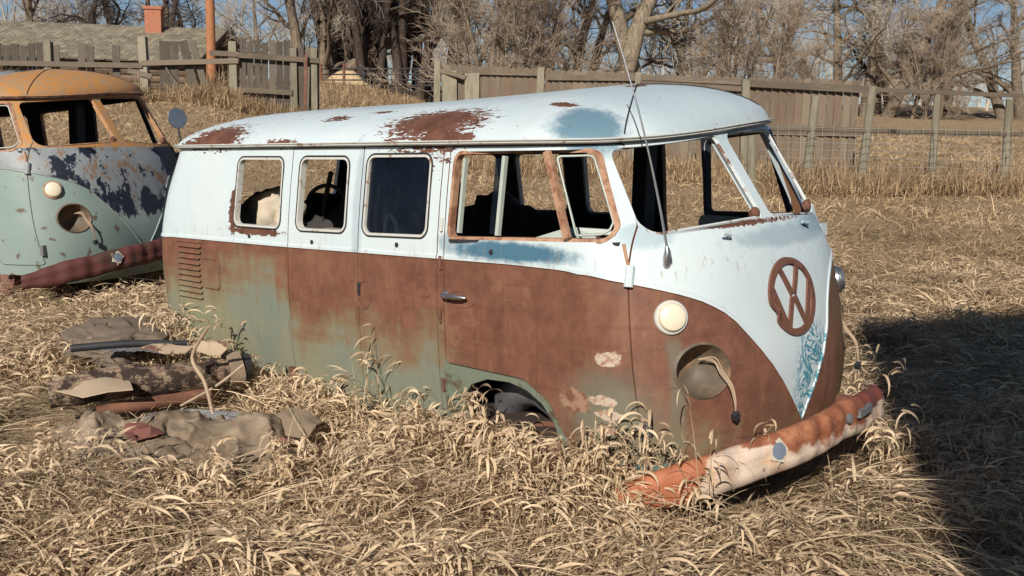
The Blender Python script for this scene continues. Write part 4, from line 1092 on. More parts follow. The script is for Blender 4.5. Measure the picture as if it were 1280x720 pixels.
# wire stock fence at the right, posts leaning
fw_ = empty('wire_fence')
WF = [(940, 150, 16.6, 6, .14), (1020, 120, 16.6, -6, .15), (1091, 108, 16.6, -7, .15), (1172, 118, 16.6, 2, .13), (1262, 124, 16.6, 5, .13)]
for (px, yt, d, dx, wd) in WF: fpost('post', px, yt, d, wd, fw_, dx, 'post', True)
rail(fw_, 962, 160, 1120, 164, 16.6, 16.6, .10); rail(fw_, 1088, 112, 1285, 120, 16.6, 16.6, .07); rail(fw_, 1110, 165, 1290, 168, 16.6, 16.6, .09)
m = MB()
for k in range(7):
    m.tube([at(x_, 158 + 9.5 * k + (x_ - 950) * .02 + random.uniform(-.6, .6), 16.45) for x_ in range(950, 1300, 25)], .0045, 4)
for x_ in range(958, 1292, 14): m.tube([at(x_, 156, 16.45), at(x_ + random.uniform(-1, 1), 186, 16.45), at(x_, 222, 16.45)], .0035, 4)
m.obj('wire_mesh', M['fencewire'], fw_)
tag(fw_, 'sagging wire stock fence on leaning grey posts at the right', 'fence')
# left fence, tumbledown
fl_ = empty('old_board_fence'); dl = 20.0
for (px, yt, dx, w_) in ((178, 46, 4, .15), (291, 52, 2, .15), (367, 60, 2, .13), (393, 60, 1, .12), (60, 52, 1, .14), (-20, 50, 0, .14)): fpost('post', px, yt, dl, w_, fl_, dx)
board_run(fl_, 199, 223, 51, 51, dl, dl, 1.45, w=.18, mat='wood_l', ear=0, jit=.02)
m = PB(); m.plank(at(248, 128, dl + .03), at(228, 51, dl + .03), .17, .02); m.plank(at(262, 127, dl + .05), at(240, 53, dl + .05), .13, .02); m.obj('loose_board', M['wood_l'], fl_)
board_run(fl_, 299, 363, 48, 52, dl, dl, 1.5, w=.125, mat='wood_l', ear=0, jit=.05, gap=.012)
board_run(fl_, 371, 400, 60, 62, dl, dl, 1.25, w=.12, mat='wood_l', ear=0, jit=.04, gap=.02)
board_run(fl_, -40, 55, 56, 54, dl, dl, 1.5, w=.15, mat='wood_l', ear=0, jit=.04, gap=.015); board_run(fl_, 64, 172, 56, 58, dl, dl, 1.45, w=.15, mat='wood_l', ear=0, jit=.05, gap=.02, skip=(1, 2, 5, 6, 8, 9, 10, 12))
for a in ((-40, 78, 178, 82), (176, 79, 298, 76), (262, 66, 298, 68), (298, 69, 400, 76), (160, 88, 190, 96), (298, 112, 366, 116)): rail(fl_, a[0], a[1], a[2], a[3], dl, dl, .10, off=-.09)
m = PB(); m.plank(at(229, 116, dl - .1), at(207, 84, dl - .1), .03, .03); m.obj('stick', M['rail'], fl_)
m = PB(); m.plank(at(381, 138, dl - .2), at(383, 68, dl - .2), .05, .03); m.obj('rust_post', M['rust'], fl_)
tag(fl_, 'tumbledown grey board fence with missing and slipped boards at the left', 'fence')
# utility pole
p = at(265, 110, 26); base = Vector((p.x, p.y, gh(p.x, p.y) - .5)); top = at(261, -60, 26)
m = MB(); m.tube([base, base.lerp(top, .5), top, top + (top - base) * .6], [.125, .118, .11, .095], 14); o = m.obj('utility_pole', plain('orange_pole_wood', (.36, .15, .065), .85, var=.35, scale=7), None, True)
tag(o, 'bare orange brown wooden pole standing in front of the cabin', 'pole')
# cabin
def cabin():
    c = empty('log_cabin'); d0 = 38.0; N0 = at(236, 70, d0); A = (-RGT * .985 - FWD * .10).normalized(); B = (FWD * .99 + RGT * .085).normalized(); L = 12.0; W = 5.4
    ze = N0.z; zb = ze - 2.3; zr = ze + 1.25
    def P(a, b, z): q = N0 + A * a + B * b; return Vector((q.x, q.y, z))
    m = PB()
    for k in range(9):
        z = zb + .13 + .255 * k
        for (q0, q1) in ((P(-.15, 0, z), P(L, 0, z)), (P(0, -.15, z + .05), P(0, W + .1, z + .05))):
            n0 = len(m.v); m.tube([q0, q1], .135, 8); m.t += [random.random()] * (len(m.v) - n0)
    k = 0; z = ze + .03
    while z < zr - .15:
        f = (z - ze) / (zr - ze); n0 = len(m.v); m.tube([P(0, W / 2 * f + .05, z), P(0, W - W / 2 * f - .05, z)], .12, 8); m.t += [random.random()] * (len(m.v) - n0); z += .23
    m.obj('log_wall', mat_wood('dark_logs', (.10, .065, .042), (.19, .13, .09), (.03, .02, .014), (.8, .8, 5)), c)
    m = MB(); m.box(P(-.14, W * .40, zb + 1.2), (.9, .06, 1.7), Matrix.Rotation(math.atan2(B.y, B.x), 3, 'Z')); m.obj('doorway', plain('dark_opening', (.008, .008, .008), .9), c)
    rf = MB(); ov = .55; th = .10
    rm = mat_wood('mossy_shakes', (.20, .17, .12), (.31, .27, .195), (.10, .085, .05), (3, 3, 3))
    rows = 14; cols_ = 60; t = PB()
    for side in (0, 1):
        for r_ in range(rows):
            for q in range(cols_):
                f0 = r_ / rows; f1 = (r_ + 1.25) / rows; a0 = -ov + (L + ov) * q / cols_; a1 = a0 + (L + ov) / cols_ * .96
                def S_(a, f, lift):
                    b = (W / 2) * f - ov * (1 - f); b = b if side == 0 else W - b
                    return P(a, b, ze - .28 + (zr - ze + .33) * f + lift)
                f1 = min(f1, 1.0); j = random.uniform(-.01, .015)
                n0 = len(t.v); t.add([S_(a0, f0 - j, .05), S_(a1, f0 - j, .05), S_(a1, f1, .015), S_(a0, f1, .015), S_(a0, f0 - j, .02), S_(a1, f0 - j, .02)], [(0, 1, 2, 3), (4, 5, 1, 0)]); t.t += [random.random()] * 6
    t.obj('roof', rm, c)
    b = PB()
    for bb, e in ((W / 2, -ov), (W / 2, W + ov)):
        b.plank(P(-ov - .03, e, ze - .30), P(-ov - .03, bb, zr + .06), .22, .05, 0, .2, face=A)
    b.obj('barge_board', M['wood_l'], c)
    u = MB(); u.add([P(-ov, -ov, ze - .30), P(L, -ov, ze - .30), P(L, W / 2, zr + .0), P(-ov, W / 2, zr + .0), P(L, W + ov, ze - .3), P(-ov, W + ov, ze - .3)], [(0, 1, 2, 3), (3, 2, 4, 5)]); u.obj('roof_deck', M['rail'], c)
    ch = MB(); q = at(193, 30, 40); rz = Matrix.Rotation(math.atan2(A.y, A.x), 3, 'Z'); ch.box((q.x, q.y, q.z - .1), (.62, .5, 1.5), rz); ch.box((q.x, q.y, q.z + .60), (.72, .60, .12), rz)
    ch.obj('chimney', brick_mat(), c); tag(c, 'old log cabin with a mossy shake roof behind the left fence', 'cabin')
def brick_mat():
    t = NT('orange_brick'); n = t.t.nodes.new('ShaderNodeTexBrick'); t.put(n.inputs['Vector'], t.comb(t.m('ADD', t.xyz()[0], t.xyz()[1]), t.xyz()[2], 0)); n.inputs['Scale'].default_value = 4
    n.inputs['Color1'].default_value = (.42, .14, .07, 1); n.inputs['Color2'].default_value = (.34, .11, .05, 1); n.inputs['Mortar'].default_value = (.35, .28, .22, 1); n.inputs['Mortar Size'].default_value = .015
    return t.fin(n.outputs[0], .9)
cabin()
# pale heap and pipe gate beyond the embankment
m = MB(); c0 = at(432, 112, 37); vs = []; nn = 20
V = []; F = []
for i in range(nn + 1):
    for j in range(nn + 1):
        u = (i / nn * 2 - 1); v = (j / nn * 2 - 1); rr = math.hypot(u, v); h = max(0, 1 - rr) ** .8 * 1.25 * (1 + .25 * (vnoise(u * 4, v * 4, 8) - .5))
        q = c0 + RGT * (u * 1.5) + FWD * (v * 1.4); V.append((q.x, q.y, q.z - .45 + h)); 
for i in range(nn):
    for j in range(nn): F.append((i * (nn + 1) + j, (i + 1) * (nn + 1) + j, (i + 1) * (nn + 1) + j + 1, i * (nn + 1) + j + 1))
m.add(V, F); o = m.obj('sand_heap', plain('pale_sand', (.58, .42, .24), .95, var=.2, scale=6, bump=.3), None, True); tag(o, 'pale yellow conical heap beyond the wire gate', 'heap')
gt = empty('pipe_gate'); m = MB()
for k in range(5): m.tube([at(x_, 86 + 7 * k, 33) for x_ in (400, 470, 545)], .028, 6)
m.obj('gate_bars', M['darkmetal'], gt)
for px in (401, 430, 455, 490, 520, 545): 
    m = MB(); m.tube([at(px, 122, 33), at(px, 80 if px in (401, 430) else 85, 33)], .05 if px in (401, 430) else .02, 8); m.obj('post', M['rust'] if px in (401, 430) else M['darkmetal'], gt)
tag(gt, 'rusty pipe gate and panels between the two board fences', 'gate')
# ------------------------------------------------------------------ bare trees
def unit(v): return v / np.maximum(np.linalg.norm(v, axis=-1, keepdims=True), 1e-9)
def grow(P, D, L, K, wob, trop, rng, droop=0.0):
    """N wandering branches -> (N,K+1,3) points"""
    N = len(P); out = np.zeros((N, K + 1, 3)); out[:, 0] = P; d = unit(D)
    for i in range(K):
        d = unit(d + rng.normal(0, wob, (N, 3)) + np.array([0, 0, trop - droop * (i / K)]))
        out[:, i + 1] = out[:, i] + d * (L / K)[:, None]
    return out
def tubes(pts, R0, R1, n=3):
    N, K1, _ = pts.shape; T = np.gradient(pts, axis=1); T = unit(T)
    ref = np.where(np.abs(T[..., 2:3]) > .9, np.array([1., 0, 0]), np.array([0, 0, 1.])); U = unit(np.cross(T, ref)); W = np.cross(T, U)
    t = np.linspace(0, 1, K1)[None, :, None, None]; R = R0[:, None, None, None] * (1 - t) + R1[:, None, None, None] * t
    a = np.arange(n) / n * 2 * np.pi
    V = pts[:, :, None, :] + R * (U[:, :, None, :] * np.cos(a)[None, None, :, None] + W[:, :, None, :] * np.sin(a)[None, None, :, None])
    b = (np.arange(N) * K1 * n)[:, None, None]; i = (np.arange(K1 - 1) * n)[None, :, None]; k = np.arange(n)[None, None, :]; k2 = (k + 1) % n
    F = np.stack([b + i + k, b + i + k2, b + i + n + k2, b + i + n + k], -1).reshape(-1, 4)
    return V.reshape(-1, 3), F
def spawn(pts, nper, rng, lo=.25, ang=(.5, 1.1), up=.0):
    """child starts on parent polylines: returns P, D, t, parent index"""
    N, K1, _ = pts.shape; idx = np.repeat(np.arange(N), nper); M_ = len(idx); t = rng.uniform(lo, 1, M_); f = t * (K1 - 1); j = np.minimum(f.astype(int), K1 - 2); w = (f - j)[:, None]
    A = pts[idx, j]; B = pts[idx, j + 1]; P = A * (1 - w) + B * w; T = unit(B - A)
    rv = unit(np.cross(T, rng.normal(0, 1, (M_, 3)))); a = rng.uniform(*ang, M_)[:, None]
    D = unit(T * np.cos(a) + rv * np.sin(a) + np.array([0, 0, up])); return P, D, t, idx
class NM:
    def __init__(s): s.V = []; s.F = []; s.n = 0
    def add(s, VF): s.V.append(VF[0]); s.F.append(VF[1] + s.n); s.n += len(VF[0])
    def mesh(s, name, mat, smooth=True): return np_mesh(name, np.concatenate(s.V), np.concatenate(s.F), [mat], smooth)
def tree_mesh(seed, H=12, r0=.28, stems=1, lean=(0, 0), n1=8, n2=7, n3=8, n4=6, low=.12, spread=.9, droop=.12, trop=.05, tw=.009, l1=.45, bark='bark', twig='twig', wob=.16, kink=.14):
    rng = np.random.default_rng(seed); tk = NM(); cr = NM()
    P = np.zeros((stems, 3)); P[:, :2] = rng.normal(0, .35 if stems > 1 else 0, (stems, 2)); P[:, 2] = -.4
    D = np.tile(np.array([lean[0], lean[1], 1.0]), (stems, 1)) + rng.normal(0, .16 if stems > 1 else .02, (stems, 3))
    L0 = H * rng.uniform(.75, 1.0, stems) * .8; t0 = grow(P, D, L0, 12, kink * .5, .02, rng)
    tk.add(tubes(t0, np.full(stems, r0), np.full(stems, r0 * .3), 10))
    P, D, t, ix = spawn(t0, n1, rng, low, (.6, 1.25), .1); L = H * l1 * rng.uniform(.5, 1.1, len(P)) * (1.15 - .6 * t)
    p1 = grow(P, D, L, 10, wob, trop, rng, droop); r1 = r0 * (.45 - .22 * t) * rng.uniform(.6, 1.1, len(P)); tk.add(tubes(p1, r1, r1 * .25, 6))
    P, D, t, ix = spawn(p1, n2, rng, .15, (.45, 1.15), .06); L = L[ix] * rng.uniform(.3, .62, len(P)) * (1.1 - .5 * t)
    p2 = grow(P, D, L, 7, wob * 1.1, trop, rng, droop); r2 = np.maximum(r1[ix] * .38 * (1 - .4 * t), tw * 1.6); tk.add(tubes(p2, r2, r2 * .4, 4))
    P, D, t, ix = spawn(p2, n3, rng, .1, (.4, 1.1), .03); L = np.maximum(L[ix] * rng.uniform(.3, .65, len(P)), .35)
    p3 = grow(P, D, L, 5, wob, trop * .6, rng, droop * 1.6); cr.add(tubes(p3, np.full(len(P), tw * 1.25), np.full(len(P), tw * .7), 3))
    P, D, t, ix = spawn(p3, n4, rng, .1, (.3, 1.0), .02); L = np.maximum(L[ix] * rng.uniform(.35, .8, len(P)), .22)
    p4 = grow(P, D, L, 3, wob * .8, trop * .3, rng, droop * 2.2); cr.add(tubes(p4, np.full(len(P), tw * .8), np.full(len(P), tw * .4), 3))
    return tk.mesh('trunk', M[bark]), cr.mesh('crown', M[twig])
M['bark'] = mat_bark('grey_bark', (.10, .075, .055), (.26, .205, .15)); M['barkpale'] = mat_bark('pale_bark', (.13, .10, .07), (.33, .27, .20)); M['barkdark'] = mat_bark('dark_bark', (.035, .026, .022), (.10, .075, .058))
M['twig'] = plain('tan_twigs', (.42, .36, .29), .9, var=.35, scale=.8, spec=.1); M['twigred'] = plain('russet_twigs', (.38, .30, .225), .9, var=.35, scale=.8, spec=.1)
M['twiggrey'] = plain('grey_twigs', (.48, .43, .36), .9, var=.35, scale=.8, spec=.1); M['twigdark'] = plain('dark_twigs', (.12, .10, .085), .9, var=.35, scale=.8, spec=.1)
PROTO = {
 'cottonwood': tree_mesh(1, 15, .42, 2, (.05, 0), 9, 7, 7, 6, .33, tw=.010, bark='barkpale', twig='twiggrey', droop=.10, kink=.2),
 'dark': tree_mesh(2, 14, .25, 4, (.12, 0), 7, 6, 6, 5, .22, tw=.009, bark='barkdark', twig='twigdark', l1=.34, trop=.12),
 'thicket': tree_mesh(3, 8, .10, 6, (0, 0), 8, 6, 7, 5, .05, tw=.008, bark='bark', twig='twigred', l1=.40, droop=.02, trop=.08),
 'willow': tree_mesh(4, 12, .32, 2, (-.1, 0), 9, 7, 8, 6, .12, tw=.009, bark='bark', twig='twig', droop=.17, l1=.5),
 'grey': tree_mesh(5, 13, .28, 1, (.08, 0), 11, 7, 7, 6, .12, tw=.009, bark='bark', twig='twiggrey', droop=.14, l1=.48),
 'apple': tree_mesh(6, 9, .24, 2, (-.15, 0), 9, 6, 6, 5, .15, tw=.010, bark='barkdark', twig='twigdark', droop=.25, l1=.55, wob=.28),
 'poles': tree_mesh(7, 16, .17, 1, (.0, 0), 6, 5, 5, 4, .35, tw=.009, bark='barkpale', twig='twiggrey', l1=.25, kink=.06),
}
def plant_tree(kind, px, d, sc, rot, lab, name='bare_tree', group='bare trees behind the fences', dz=0.0):
    tk, cr = PROTO[kind]; r = ray_at(px, d); p = gdr(d, r, dz); o = empty(name, p, rot); o.scale = (sc, sc, sc)
    link('trunk', tk, o); link('crown', cr, o); tag(o, lab, 'tree', group); return o
TREES = [
 ('poles', 190, 50, .9, .3, 'straight pale slim trunk rising just behind the brick chimney'),
 ('poles', 212, 47, 1.05, 2.0, 'straight pale trunk right of the brick chimney above the cabin roof'),
 ('apple', 235, 46, .9, 1.2, 'crooked dark tree with arching limbs above the cabin ridge'),
 ('apple', 130, 48, .95, 3.9, 'crooked dark bare tree behind the left half of the cabin roof'),
 ('grey', 40, 55, 1.0, 0.4, 'grey bare tree at the far left beyond the cabin'),
 ('grey', 322, 52, .62, 2.2, 'small hazy grey tree between the orange pole and the hanging willow'),
 ('willow', 392, 40, .85, 5.1, 'tan tree with hanging twigs just left of the dark trunks'),
 ('dark', 430, 43, .95, .2, 'dark multi stemmed tree above the sand heap'),
 ('dark', 470, 46, 1.05, 2.5, 'dark leaning stems above the middle of the pipe gate'),
 ('dark', 520, 44, 1.0, 4.0, 'dark leaning stems above the right end of the pipe gate'),
 ('dark', 560, 50, 1.0, 5.4, 'dark stems standing behind the left end of the long board fence'),
 ('thicket', 600, 33, .95, 1.0, 'dense russet brush tree behind the first run of the board fence'),
 ('thicket', 655, 36, 1.1, 3.0, 'dense russet brush tree left of the big pale trunk'),
 ('willow', 715, 42, .8, 2.0, 'drooping tan tree close left of the big pale trunk'),
 ('cottonwood', 785, 38, 1.0, 2.9, 'big pale forked cottonwood trunk behind the aerial tip'),
 ('grey', 840, 46, .8, 4.4, 'tangled grey tree right of the big pale trunk'),
 ('willow', 872, 44, .75, .7, 'twisted tan tree above the front end of the van roof'),
 ('thicket', 915, 37, .85, 5.0, 'russet brush tree above the front of the van and the fence'),
 ('cottonwood', 955, 52, .75, 5.6, 'slender pale leaning tree in the gap of blue sky'),
 ('thicket', 985, 40, .5, 2.4, 'low russet brush behind the last run of the board fence'),
 ('grey', 1030, 47, .95, 1.6, 'wide grey crown above the right end of the board fence'),
 ('willow', 1085, 46, .95, 3.3, 'dense tan crown at the right beyond the wire fence'),
 ('apple', 1100, 50, 1.0, .9, 'dark twisted tree standing behind the tan crown at the right'),
 ('grey', 1170, 50, .95, 2.9, 'grey bare tree right of the dense tan crown'),
 ('willow', 1245, 48, .9, 5.9, 'tan drooping tree at the far right edge'),
 ('thicket', 1140, 45, .8, .5, 'russet brush beyond the wire fence at the right'),
]
TREES += [
 ('dark', 448, 38, .8, 1.1, 'near dark stems rising between the rusty gate post and the sand heap'),
 ('dark', 500, 39, .85, 3.3, 'black slanting stems behind the middle panel of the gate'),
 ('dark', 405, 45, .95, 5.9, 'dark stems half hidden by the hanging willow twigs'),
]
for (k, px, d, sc, rot, lab) in TREES: plant_tree(k, px, d, sc, rot, lab)
# far belt of scrub that reads as one mass
def far_belt():
    rng = np.random.default_rng(77); n = 210; g = NM()
    d = rng.uniform(58, 84, n); px = rng.uniform(-60, 1340, n); r = (px - 640) / FOC * d
    X = CW.x + d * FWD.x + r * RGT.x; Y = CW.y + d * FWD.y + r * RGT.y; P = np.stack([X, Y, ground_h_np(X, Y) - .2], -1)
    D = np.zeros((n, 3)); D[:, 2] = 1; D += rng.normal(0, .18, (n, 3)); L = rng.uniform(2.5, 6.5, n)
    a = grow(P, D, L, 8, .12, .02, rng); g.add(tubes(a, rng.uniform(.05, .14, n), np.full(n, .02), 5))
    P, D, t, ix = spawn(a, 16, rng, .05, (.4, 1.1), .1); L1 = L[ix] * rng.uniform(.18, .4, len(P)); b = grow(P, D, L1, 5, .16, .03, rng, .1); g.add(tubes(b, np.full(len(P), .022), np.full(len(P), .010), 3))
    P, D, t, ix = spawn(b, 7, rng, .1, (.4, 1.1), .05); L2 = L1[ix] * rng.uniform(.3, .7, len(P)); c = grow(P, D, L2, 3, .16, .02, rng, .1); g.add(tubes(c, np.full(len(P), .012), np.full(len(P), .006), 3))
    o = link('far_woodland', g.mesh('far_woodland', M['twiggrey'])); tag(o, 'distant belt of bare grey brown scrub woodland on the skyline', 'woodland', kind='stuff')
far_belt()
# fallen/leaning limb left of the dark trunks
m = MB(); m.tube(smooth_path([at(418, 112, 41), at(440, 84, 41), at(462, 66, 41), at(490, 56, 41.5), at(530, 50, 42), at(575, 40, 43)], 5), [.34 - .0125 * i for i in range(26)], 9)
o = m.obj('leaning_trunk', M['bark'], None, True); tag(o, 'thick grey trunk leaning to the right across the dark stems', 'tree')
# weeds along the old fence and dry brush before the long one
def weeds():
    rng = np.random.default_rng(8); g = Grass()
    for (px0, px1, d0, d1, N, h) in ((235, 300, 18.4, 19.7, 1500, .34), (180, 410, 18.8, 19.9, 2600, .34), (-60, 180, 18.4, 19.8, 2600, .5), (255, 345, 20.5, 23, 900, .7), (950, 1290, 15.2, 17.5, 5200, .42), (560, 1080, 16.5, 19.0, 4600, .30), (400, 560, 26, 30, 1500, .5)):
        px = rng.uniform(px0, px1, N); d = rng.uniform(d0, d1, N); r = (px - 640) / FOC * d
        X = CW.x + d * FWD.x + r * RGT.x; Y = CW.y + d * FWD.y + r * RGT.y; P = np.stack([X, Y, ground_h_np(X, Y) - .03 + rng.random(N) * .15], -1)
        hh = h * rng.uniform(.35, 1.1, N) * (.5 + fbm(px * .06, d * 2, 5))
        V, F = blades(P, rng.random(N) * 6.28, hh, rng.uniform(.010, .020, N), rng.uniform(.9, 1.55, N), rng.uniform(-.2, 1.3, N), 4, rng=rng); g.add(V, F, np.clip(rng.normal(.32, .22, N), 0, 1), 10)
    o = g.obj('dry_weeds', M['straw_far']); tag(o, 'dry brown weeds and brush growing along the foot of the fences', 'weeds', kind='stuff')
weeds()
# ------------------------------------------------------------------ second van, nose only just showing at the left
M2 = {}
def mat_upper2():
    t = NT('flaking_navy_paint'); X, Y, Z = t.xyz(); n = t.noise(scale=5, detail=9, rough=.72, dist=.3); n2 = t.noise(sc3=(1.2, 1.2, .8), scale=3.4, detail=8, rough=.7); f = t.noise(scale=14, detail=6)
    navy = t.mix(f, (.008, .011, .022), (.022, .028, .045)); sil = t.mix(f, (.20, .22, .23), (.34, .36, .37)); tan = t.mix(f, (.30, .20, .12), (.22, .13, .08)); mint = t.mix(f, (.30, .38, .34), (.38, .46, .42))
    k = t.m('ADD', n2, t.m('MULTIPLY', t.ss(Y, .70, .2), .26)); k = t.m('SUBTRACT', k, t.m('MULTIPLY', t.ss(Z, 1.0, .85), .10))
    c = t.mix(t.ss(k, .70, .715), navy, sil); c = t.mix(t.m('MULTIPLY', t.ss(n, .53, .56), t.ss(k, .73, .75)), c, tan)
    c = t.mix(t.ss(t.m('ADD', t.m('MULTIPLY', Z, -1.0), t.m('MULTIPLY', t.m('SUBTRACT', n, .5), .8)), -.80, -.76), c, mint)
    org = t.m('MULTIPLY', t.ss(Z, 1.315, 1.325), t.ss(X, -.95, -.85)); c = t.mix(org, c, t.mix(t.ss(f, .4, .6), (.52, .24, .07), (.40, .25, .13)))
    t.bump(n, .2, .004); return t.fin(c, .55)
def mat_lower2():
    t = NT('pale_mint_paint'); n = t.noise(scale=4, detail=8, rough=.7); f = t.noise(scale=12, detail=5); c = t.mix(n, (.19, .26, .235), (.28, .35, .32)); c = t.mix(t.ss(f, .62, .68), c, (.13, .10, .075)); return t.fin(c, .6)
SW = {M['white'].name: mat_upper2(), M['lower'].name: mat_lower2(), M['trimwhite'].name: M['frame'], M['bumper'].name: mat_mixpaint('dull_red_bumper', (.10, .028, .024), (.05, .03, .02), .55, 6, .8, .08), M['screenrust'].name: M['frame']}
SW[M['lowerbody'].name] = SW[M['lower'].name]; SW[M['valance'].name] = SW[M['lower'].name]
meshes2 = {}
def clone(o, parent, skip=('emblem', 'aerial', 'aerial_base')):
    if o.name.split('.')[0] in skip: return None
    c = o.copy(); COL.objects.link(c); c.parent = parent
    if o.type == 'MESH':
        if o.data.name not in meshes2:
            me = o.data.copy()
            for i, mt in enumerate(me.materials):
                if mt and mt.name in SW: me.materials[i] = SW[mt.name]
            meshes2[o.data.name] = me
        c.data = meshes2[o.data.name]
    for ch in list(o.children): clone(ch, c)
    return c
van2 = clone(van, None); van2.name = 'microbus'
ROT2 = QW.to_4x4() @ Matrix.Rotation(math.radians(22), 4, 'Z')
for q_ in van2.children:
    if q_.name.startswith('front_door'): q_.matrix_local = Matrix.Identity(4)
tipw = at(184, 313, 7.8); o2 = tipw - ROT2.to_3x3() @ Vector((0, 0, .50)); van2.matrix_world = Matrix.Translation(o2) @ ROT2
tag(van2, 'dark blue flaking van with orange windscreen pillar behind the white van', 'van')
# its door mirror, on the far hinge
mp = MB(); mp.tube([(-.36, .95, 1.24), (-.40, .99, 1.32), (-.44, 1.00, 1.50)], .008, 6); mp.box((-.36, .92, 1.22), (.05, .04, .10)); mo = mp.obj('mirror_arm', M['darkmetal'], van2)
mp = MB(); mp.lathe([(.0001, -.03), (.05, -.026), (.085, -.012), (.092, .0), (.088, .006), (.0001, .008)], (-.44, 1.00, 1.57), (1, -.45, .1), 28); mp.obj('door_mirror', M['mirror'] if 'mirror' in M else M['chrome'], mo, True)

# ------------------------------------------------------------------ things inside the white van (placed in its own frame)
def wv(x, y, z): return QW @ Vector((x, y, z))
def lump(name, c, s, mat, seed, amp=.35, sub=4, fr=2.2, wr=True):
    bm = bmesh.new(); bmesh.ops.create_icosphere(bm, subdivisions=sub, radius=1)
    from mathutils import noise as mn
    for v in bm.verts:
        p = v.co.copy(); k = 1 + amp * mn.noise(p * fr + Vector((seed, 0, 0))) + amp * .35 * mn.noise(p * fr * 2.7 + Vector((0, seed, 0))) + amp * .12 * mn.noise(p * fr * 7)
        v.co = Vector((p.x * s[0], p.y * s[1], p.z * s[2])) * k
    me = bpy.data.meshes.new(name); bm.to_mesh(me); bm.free(); me.materials.append(mat); me.polygons.foreach_set('use_smooth', [True] * len(me.polygons)); o = link(name, me); o.location = c; return o
M['hide'] = plain('pale_sacking', (.50, .43, .33), .9, var=.3, scale=5, bump=.4); M['darkjunk'] = plain('dark_junk', (.035, .030, .028), .85, var=.6, scale=6, bump=.4)
o = lump('sack', wv(-3.20, -.52, 1.20), (.25, .17, .19), M['hide'], 3, .5); o.rotation_euler = (0, -.5, .3); tag(o, 'pale sack lying in the rearmost side window of the white van', 'sack')
o = lump('junk_bundle', wv(-2.98, .12, .95), (.42, .5, .52), M['darkjunk'], 9, .5); tag(o, 'dark heap of scrap seen through the middle side window', 'scrap')
o = lump('junk_bundle', wv(-2.0, .2, .80), (.50, .55, .50), M['darkjunk'], 5, .5); tag(o, 'dark heap of scrap behind the dusty glass of the cargo door', 'scrap')
o = lump('rusty_can', wv(-3.35, -.20, 1.16), (.12, .12, .16), M['rust'], 12, .3); tag(o, 'brown rusty can right of the pale sack inside the van', 'can')
t = MB(); t.tube(smooth_path([wv(-3.15, -.30, 1.10), wv(-3.08, -.30, 1.36), wv(-2.92, -.3, 1.45), wv(-2.75, -.30, 1.42), wv(-2.62, -.30, 1.28)], 6), .013, 7); o = t.obj('bent_pipe', M['darkjunk'], None, True); tag(o, 'black bent pipe hoop in the middle side window', 'pipe')
t = MB(); t.tube(smooth_path([wv(-3.02, -.25, 1.12), wv(-2.92, -.29, 1.35), wv(-2.80, -.33, 1.53)], 6), .015, 7); o = t.obj('straight_pipe', M['darkjunk'], None, True); tag(o, 'black pipe leaning up to the right in the middle side window', 'pipe')
t = MB(); t.box(wv(-2.30, -.66, 1.22), (.26, .14, .05), Matrix.Rotation(.2, 3, 'Z')); o = t.obj('wooden_block', M['post'], None); 
a = o.data.attributes.new('tint', 'FLOAT', 'POINT'); tag(o, 'small pale wooden block at the bottom of the middle side window', 'wood block')
t = MB(); v_ = [wv(x, y, z) for x, y, z in ((-.66, -.30, 1.02), (-1.12, -.55, 1.02), (-1.12, -.55, 1.24), (-.92, -.45, 1.31), (-.78, -.36, 1.30), (-.66, -.30, 1.23))]
v2_ = [p + Vector((.0, .02, 0)) for p in v_]; t.add(v_ + v2_, [tuple(range(6)), tuple(range(11, 5, -1))] + [(i, (i + 1) % 6, 6 + (i + 1) % 6, 6 + i) for i in range(6)]); o = t.obj('loose_panel', M['innerpale']); tag(o, 'pale green loose panel leaning behind the front door window', 'panel')

for k_, (x0_, w_) in enumerate(((-1.80, .05),)):
    t = MB(); t.tube(smooth_path([wv(x0_ - w_, -.74, 1.24), wv(x0_ - w_ * .7, -.74, 1.31), wv(x0_, -.74, 1.345), wv(x0_ + w_ * .8, -.74, 1.30), wv(x0_ + w_, -.74, 1.24)], 5), .011, 7)
    o = t.obj('pale_hoop', M['cream'], None, True); tag(o, 'small pale hoop behind the dusty glass of the cargo door', 'hoop')
